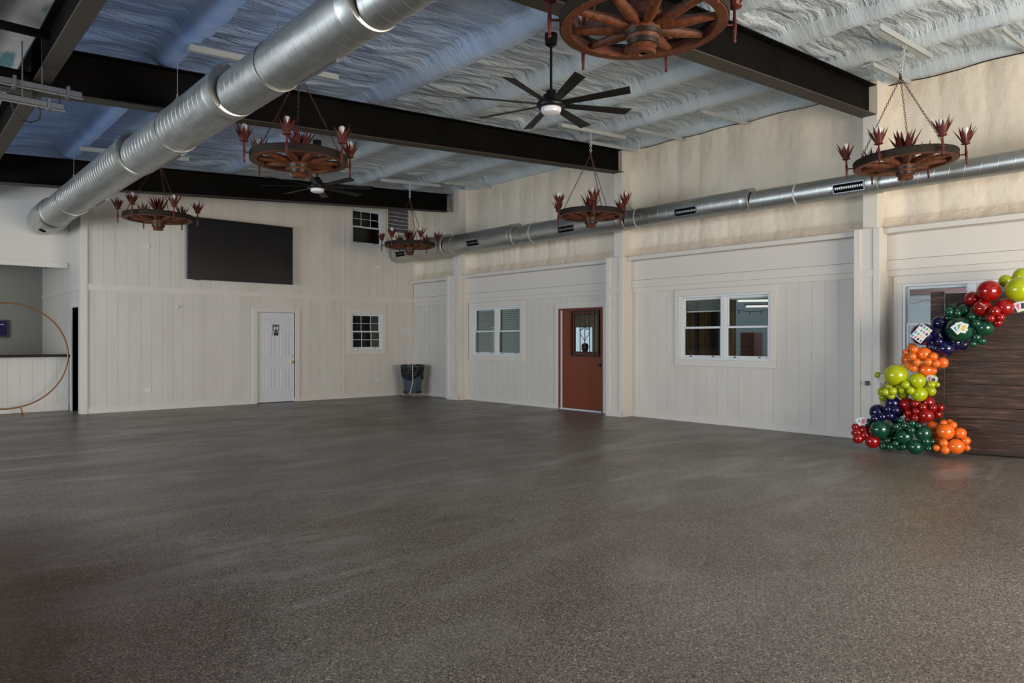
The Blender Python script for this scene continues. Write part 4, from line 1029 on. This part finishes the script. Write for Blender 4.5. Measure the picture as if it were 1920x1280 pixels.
# ---------------------------------------------------------------- ceiling fans
def make_fan():
    t = empty('ceiling_fan')
    top = ROOF(5.33) - 3.90 + 0.02
    bm = bmesh.new(); lathe(bm, [(0,0.16),(0.05,0.16),(0.055,0.13),(0.085,0.11),(0.092,0.045),(0.085,0.035),(0.15,0.03),(0.155,0.0),(0.145,-0.02),(0.135,-0.028),(0,-0.028)], 32); obj('motor_housing', bm, M_fan, t, smooth=True)
    bm = bmesh.new(); lathe(bm, [(0,-0.085),(0.07,-0.084),(0.098,-0.075),(0.108,-0.05),(0.108,-0.028),(0,-0.028)], 32); obj('light_lens', bm, M_fanlens, t, smooth=True)
    bm = bmesh.new(); tube(bm, [(0,0,0.14),(0,0,top-0.10)], 0.014, 12); obj('downrod', bm, M_fan, t, smooth=True)
    bm = bmesh.new(); lathe(bm, [(0,top-0.13),(0.035,top-0.13),(0.062,top-0.11),(0.068,top-0.05),(0.068,top),(0,top)], 20); obj('canopy', bm, M_fan, t, smooth=True)
    for i in range(8):
        a = 2*pi*i/8
        bm = bmesh.new(); box(bm, 0.14, 0.905, -0.062, 0.062, -0.004, 0.004)
        for v_ in bm.verts:
            if v_.co.x < 0.2: v_.co.y *= 0.70
            if v_.co.x > 0.5 and v_.co.y > 0: v_.co.x -= 0.035
        bev(bm, 0.002, 1)
        xform(bm, Matrix.Rotation(a,4,'Z') @ Matrix.Translation((0,0,0.012)) @ Matrix.Rotation(radians(-13),4,'X')); obj('blade', bm, M_blade, t)
    return t
f0 = make_fan(); f0.location = (5.33,5.34,3.90); f0.rotation_euler = (0,0,radians(18)); tag(f0, 'black eight blade ceiling fan, nearer and higher in the picture', 'ceiling fan', 'black eight blade ceiling fans')
f1 = copy_tree(f0); f1.location = (5.33,10.72,3.90); f1.rotation_euler = (0,0,radians(10)); tag(f1, 'black eight blade ceiling fan, farther one in front of the last rafter', 'ceiling fan', 'black eight blade ceiling fans')
# thin white bracket under the near fan
# ---------------------------------------------------------------- plank backdrop
t = thing('backdrop_panel', 'dark stained plank backdrop panel standing behind the balloons', 'backdrop', (9.93,3.16,0), radians(-90-(-12.6)*-1))
bd = t
ang = math.atan2(2.23-3.16, 10.18-9.93)
t.rotation_euler = (0,0,ang)
zt_ = 0.0; rnd = random.Random(2)
z = 0.02; i = 0
while z < 1.99:
    h = min(0.142, 2.0-z)
    bm = bev(B((0.155,1.595,-0.012+rnd.uniform(-0.003,0.003),0.012,z,z+h-0.002)),0.003,1); o = obj('board', bm, M_plank, t); z += h; i += 1
obj('post', bev(B((0.0,0.15,-0.045,0.03,0,2.02)),0.004,1), M_plank, t)
obj('post', bev(B((1.60,1.75,-0.045,0.03,0,2.02)),0.004,1), M_plank, t)
obj('rear_brace', B((0.3,0.38,0.012,0.05,0.02,1.95),(1.35,1.43,0.012,0.05,0.02,1.95)), M_plank, t)
# ---------------------------------------------------------------- balloon garland
BAL = [('lime',9.973,2.371,2.115,0.074),('lime',10.002,2.214,2.162,0.097),('lime',9.714,2.177,1.991,0.141),('lime',9.876,2.204,1.803,0.069),('red',9.658,2.459,1.987,0.125),('red',9.763,2.654,1.906,0.089),('red',9.655,2.524,1.786,0.097),('red',9.699,2.319,1.791,0.100),('red',9.565,2.379,1.746,0.060),('red',9.562,2.415,1.665,0.048),('red',9.581,2.328,1.674,0.048),('red',9.704,2.385,1.618,0.050),('green',9.598,2.851,1.750,0.051),('green',9.618,2.772,1.737,0.046),('green',9.748,2.734,1.767,0.079),('green',9.718,2.897,1.685,0.057),('green',9.587,2.738,1.538,0.149),('green',9.647,2.628,1.688,0.055),('green',9.671,2.542,1.670,0.044),('green',9.531,2.553,1.607,0.049),('green',9.659,2.506,1.559,0.096),('green',9.657,2.587,1.448,0.055),('green',9.671,2.533,1.404,0.049),('green',9.653,2.620,1.370,0.045),('green',9.851,2.896,1.804,0.058),('green',9.836,2.932,1.630,0.076),('navy',9.684,2.979,1.617,0.096),('navy',9.508,3.111,1.484,0.135),('navy',9.671,3.006,1.479,0.115),('navy',9.720,2.827,1.386,0.095),('navy',9.574,2.885,1.313,0.094),('navy',9.551,3.041,1.386,0.063),('navy',9.513,2.937,1.398,0.051),('navy',9.566,2.974,1.318,0.062),('navy',9.555,3.038,1.329,0.052),('navy',9.716,2.866,1.478,0.083),('navy',9.872,2.789,1.363,0.072),('orange',9.749,3.315,1.326,0.055),('orange',9.499,3.300,1.263,0.043),('orange',9.468,3.198,1.299,0.051),('orange',9.394,3.189,1.214,0.047),('orange',9.611,3.323,1.167,0.074),('orange',9.526,3.106,1.242,0.089),('orange',9.488,2.990,1.216,0.052),('orange',9.403,3.145,1.145,0.047),('orange',9.428,3.028,1.148,0.050),('orange',9.446,2.947,1.132,0.049),('orange',9.576,2.921,1.141,0.068),('orange',9.502,3.269,1.117,0.054),('orange',9.513,3.224,1.072,0.053),('orange',9.651,3.126,1.047,0.094),('orange',9.681,3.062,1.037,0.053),('lime',9.444,3.395,0.979,0.135),('lime',9.546,3.646,0.966,0.043),('lime',9.559,3.588,0.914,0.045),('lime',9.508,3.174,0.915,0.097),('lime',9.675,3.065,0.931,0.066),('lime',9.558,3.033,0.873,0.048),('lime',9.699,3.015,0.868,0.032),('lime',9.609,3.096,0.839,0.049),('lime',9.672,3.080,0.785,0.064),('lime',9.377,3.263,0.868,0.049),('lime',9.456,3.477,0.827,0.050),('lime',9.331,3.475,0.768,0.046),('lime',9.347,3.398,0.783,0.050),('lime',9.462,3.457,0.715,0.046),('lime',9.552,3.586,0.757,0.067),('lime',9.673,3.631,0.670,0.051),('lime',9.428,3.319,0.795,0.049),('lime',9.601,3.368,0.749,0.072),('lime',9.389,3.208,0.797,0.049),('lime',9.514,3.155,0.754,0.093),('lime',9.533,3.411,0.809,0.055),('navy',9.568,3.479,0.619,0.090),('navy',9.450,3.491,0.548,0.057),('navy',9.446,3.401,0.543,0.056),('navy',9.526,3.645,0.496,0.099),('navy',9.454,3.470,0.467,0.060),('navy',9.419,3.638,0.420,0.050),('navy',9.437,3.554,0.449,0.055),('navy',9.586,3.451,0.411,0.061),('navy',9.654,3.432,0.503,0.061),('red',9.604,3.325,0.609,0.092),('red',9.518,3.199,0.629,0.053),('red',9.659,3.107,0.644,0.083),('red',9.490,3.105,0.597,0.048),('red',9.561,3.019,0.592,0.048),('red',9.702,2.980,0.586,0.048),('red',9.521,3.189,0.542,0.053),('red',9.550,3.285,0.510,0.054),('red',9.533,3.082,0.492,0.086),('red',9.730,3.020,0.500,0.053),('red',9.518,3.199,0.460,0.053),('red',9.552,3.291,0.427,0.045),('red',9.650,3.190,0.416,0.054),('red',9.607,3.370,0.547,0.055),('green',9.514,3.750,0.343,0.062),('green',9.411,3.572,0.289,0.116),('green',9.487,3.361,0.414,0.039),('green',9.415,3.385,0.341,0.045),('green',9.434,3.299,0.359,0.045),('green',9.453,3.214,0.394,0.045),('green',9.525,3.169,0.358,0.053),('green',9.414,3.212,0.314,0.048),('green',9.476,3.313,0.220,0.099),('green',9.522,3.111,0.277,0.097),('green',9.453,3.498,0.150,0.044),('green',9.486,3.567,0.128,0.050),('green',9.415,3.390,0.130,0.043),('green',9.441,3.544,0.081,0.050),('green',9.422,3.459,0.081,0.049),('green',9.482,3.365,0.085,0.049),('green',9.446,3.308,0.095,0.043),('green',9.481,3.187,0.105,0.091),('green',9.495,3.075,0.185,0.052),('green',9.528,3.013,0.183,0.036),('green',9.515,3.051,0.100,0.047),('green',9.625,3.511,0.235,0.089),('green',9.584,3.451,0.173,0.066),('orange',9.710,3.066,0.341,0.076),('orange',9.650,2.928,0.404,0.044),('orange',9.773,2.903,0.402,0.047),('orange',9.656,2.833,0.389,0.049),('orange',9.598,2.892,0.309,0.099),('orange',9.679,2.760,0.297,0.069),('orange',9.672,2.698,0.214,0.052),('orange',9.718,3.053,0.260,0.063),('orange',9.511,2.886,0.181,0.051),('orange',9.598,2.781,0.144,0.093),('orange',9.510,2.962,0.116,0.043),('orange',9.514,2.872,0.098,0.051),('orange',9.667,2.687,0.131,0.038),('orange',9.693,3.003,0.197,0.058),('red',9.498,3.826,0.356,0.057),('red',9.426,3.879,0.290,0.048),('red',9.426,3.897,0.215,0.037),('red',9.415,3.851,0.220,0.063),('red',9.393,3.830,0.151,0.068),('red',9.434,3.759,0.197,0.070),('red',9.423,3.668,0.129,0.089),('red',9.465,3.789,0.258,0.068)]
gar = thing('balloon_garland', 'garland of lime, red, green, navy and orange balloons arching up the plank backdrop', 'balloons', (9.7,3.1,0))
BAL_I = sorted(range(len(BAL)), key=lambda i_: -BAL[i_][4])
keep = set(BAL_I[:99])
NM = dict(lime='lime green', red='red', green='dark green', navy='navy blue', orange='orange')
rnd = random.Random(11)
base_me = {}
def bal_bm(bm, c, r, d, n=20, mi=0):
    prof = []
    for j in range(13):
        a = pi*j/12; z = cos(a); rr = sin(a)*(1.0 - 0.06*max(0,-z))
        prof.append((rr*r, (z if z > 0 else z*1.10)*r))
    prof[-1] = (0.09*r, -1.10*r); prof += [(0.07*r,-1.14*r),(0.14*r,-1.2*r),(0,-1.19*r)]; prof[0] = (0, r)
    q = Vector((0,0,1)).rotation_difference(Vector(d)).to_matrix().to_4x4()
    lathe(bm, prof, n, mi=mi, M=Matrix.Translation(c) @ q)
objs = {}
rest = bmesh.new()
cm = dict(lime=0, red=1, green=2, navy=3, orange=4)
for i, (cn, x, y, z, r) in enumerate(BAL):
    d = Vector((-0.75+rnd.uniform(-0.5,0.5), -0.3+rnd.uniform(-0.5,0.5), rnd.uniform(-0.4,0.5))).normalized()
    if i in (4,16,27,2): d = Vector((-0.85,-0.2,0.35)).normalized()
    if z - r*1.2 < 0.0 and d.z > 0.2: d.z = 0.1; d.normalize()
    c = Vector((x-9.7,y-3.1,z))
    if i in keep:
        bm = bmesh.new(); bal_bm(bm, (0,0,0), r, d, 28)
        o = obj('balloon', bm, BM[cn], gar, smooth=True); o.location = c; o['label'] = NM[cn]+' balloon'
        objs[i] = o
    else: bal_bm(rest, c, r, d, 14, cm[cn])
o = obj('small_balloons', rest, None, gar, smooth=True, mats=[BM[k_] for k_ in ('lime','red','green','navy','orange')]); o['kind'] = 'stuff'; o['label'] = 'smallest balloons tucked between the larger ones'
bm = bmesh.new()
sp_ = [(9.60,4.0,0.2),(9.75,3.3,0.35),(9.65,3.35,0.7),(9.70,3.35,1.05),(9.75,3.05,1.4),(9.80,2.6,1.7),(9.85,2.2,2.0),(9.9,1.8,2.1)]
tube(bm, [(a-9.7,b-3.1,c_) for a,b,c_ in sp_], 0.006, 6); obj('garland_string', bm, M_rope, gar)
# cards fanned on some balloons
def card_on(i, w, h, spins, off=(0,0), grid=None, lab='white card'):
    cn, x, y, z, r = BAL[i]
    n = (Vector((0,0,1.41)) - Vector((x,y,z))).normalized()          # the side of the balloon that faces the hall
    n = (n + Vector((off[0]*0.6, -off[0]*0.8, off[1]))).normalized()
    up = Vector((0,0,1)); sx = up.cross(n).normalized(); upn = n.cross(sx)
    for k_, sp in enumerate(spins):
        bm = bmesh.new(); a = radians(sp)
        X = sx*cos(a) + upn*sin(a); Y = -sx*sin(a) + upn*cos(a)
        c0 = n*(r*1.005+0.003+0.0025*k_) + X*(0.5*w*(k_-(len(spins)-1)/2))
        def quad(u0,u1,v0,v1,dz,mi):
            P = [c0 + X*u + Y*v + n*dz for u,v in ((u0,v0),(u1,v0),(u1,v1),(u0,v1))]
            Q = [p - n*0.002 for p in P]
            A = [bm.verts.new(p) for p in P]; C = [bm.verts.new(p) for p in Q]
            for f in ((A[0],A[1],A[2],A[3]),(C[3],C[2],C[1],C[0])): bm.faces.new(f).material_index = mi
            for j in range(4): bm.faces.new((A[j],C[j],C[(j+1)%4],A[(j+1)%4])).material_index = mi
        quad(-w/2,w/2,-h/2,h/2,0,0)
        if grid:
            for gi in range(grid[0]):
                for gj in range(grid[1]):
                    cu, cv = -w/2+w*(gi+0.5)/grid[0], -h/2+h*(gj+0.5)/grid[1]
                    quad(cu-w*0.30/grid[0],cu+w*0.30/grid[0],cv-h*0.30/grid[1],cv+h*0.30/grid[1],0.0012,1+(gi*3+gj*2)%7)
        else:
            quad(-w*0.26,w*0.26,-h*0.28,h*0.28,0.0012,1+(k_*3+i)%7)
        o = obj('card', bm, None, objs.get(i, gar), mats=[M_card]+CARDC)
        if i not in objs: o.location = Vector((x-9.7,y-3.1,z))
        o['label'] = lab
card_on(27, 0.145, 0.20, [-38], (-0.15,0.1), (4,4), 'white picture board card with a grid of small pictures')
card_on(16, 0.075, 0.115, [38,12,-18], (0.0,0.2))
card_on(54 if len(BAL) > 54 else 0, 0.06, 0.09, [10,-14,-34], (-0.45,0.35))
card_on(3, 0.08, 0.115, [25,0], (0.1,0.1))
card_on(56, 0.07, 0.10, [40,10,-20], (-0.3,0.0))
card_on(133, 0.075, 0.10, [30,-15], (-0.1,0.2))
card_on(6, 0.05, 0.012, [-35], (0.0,0.5))
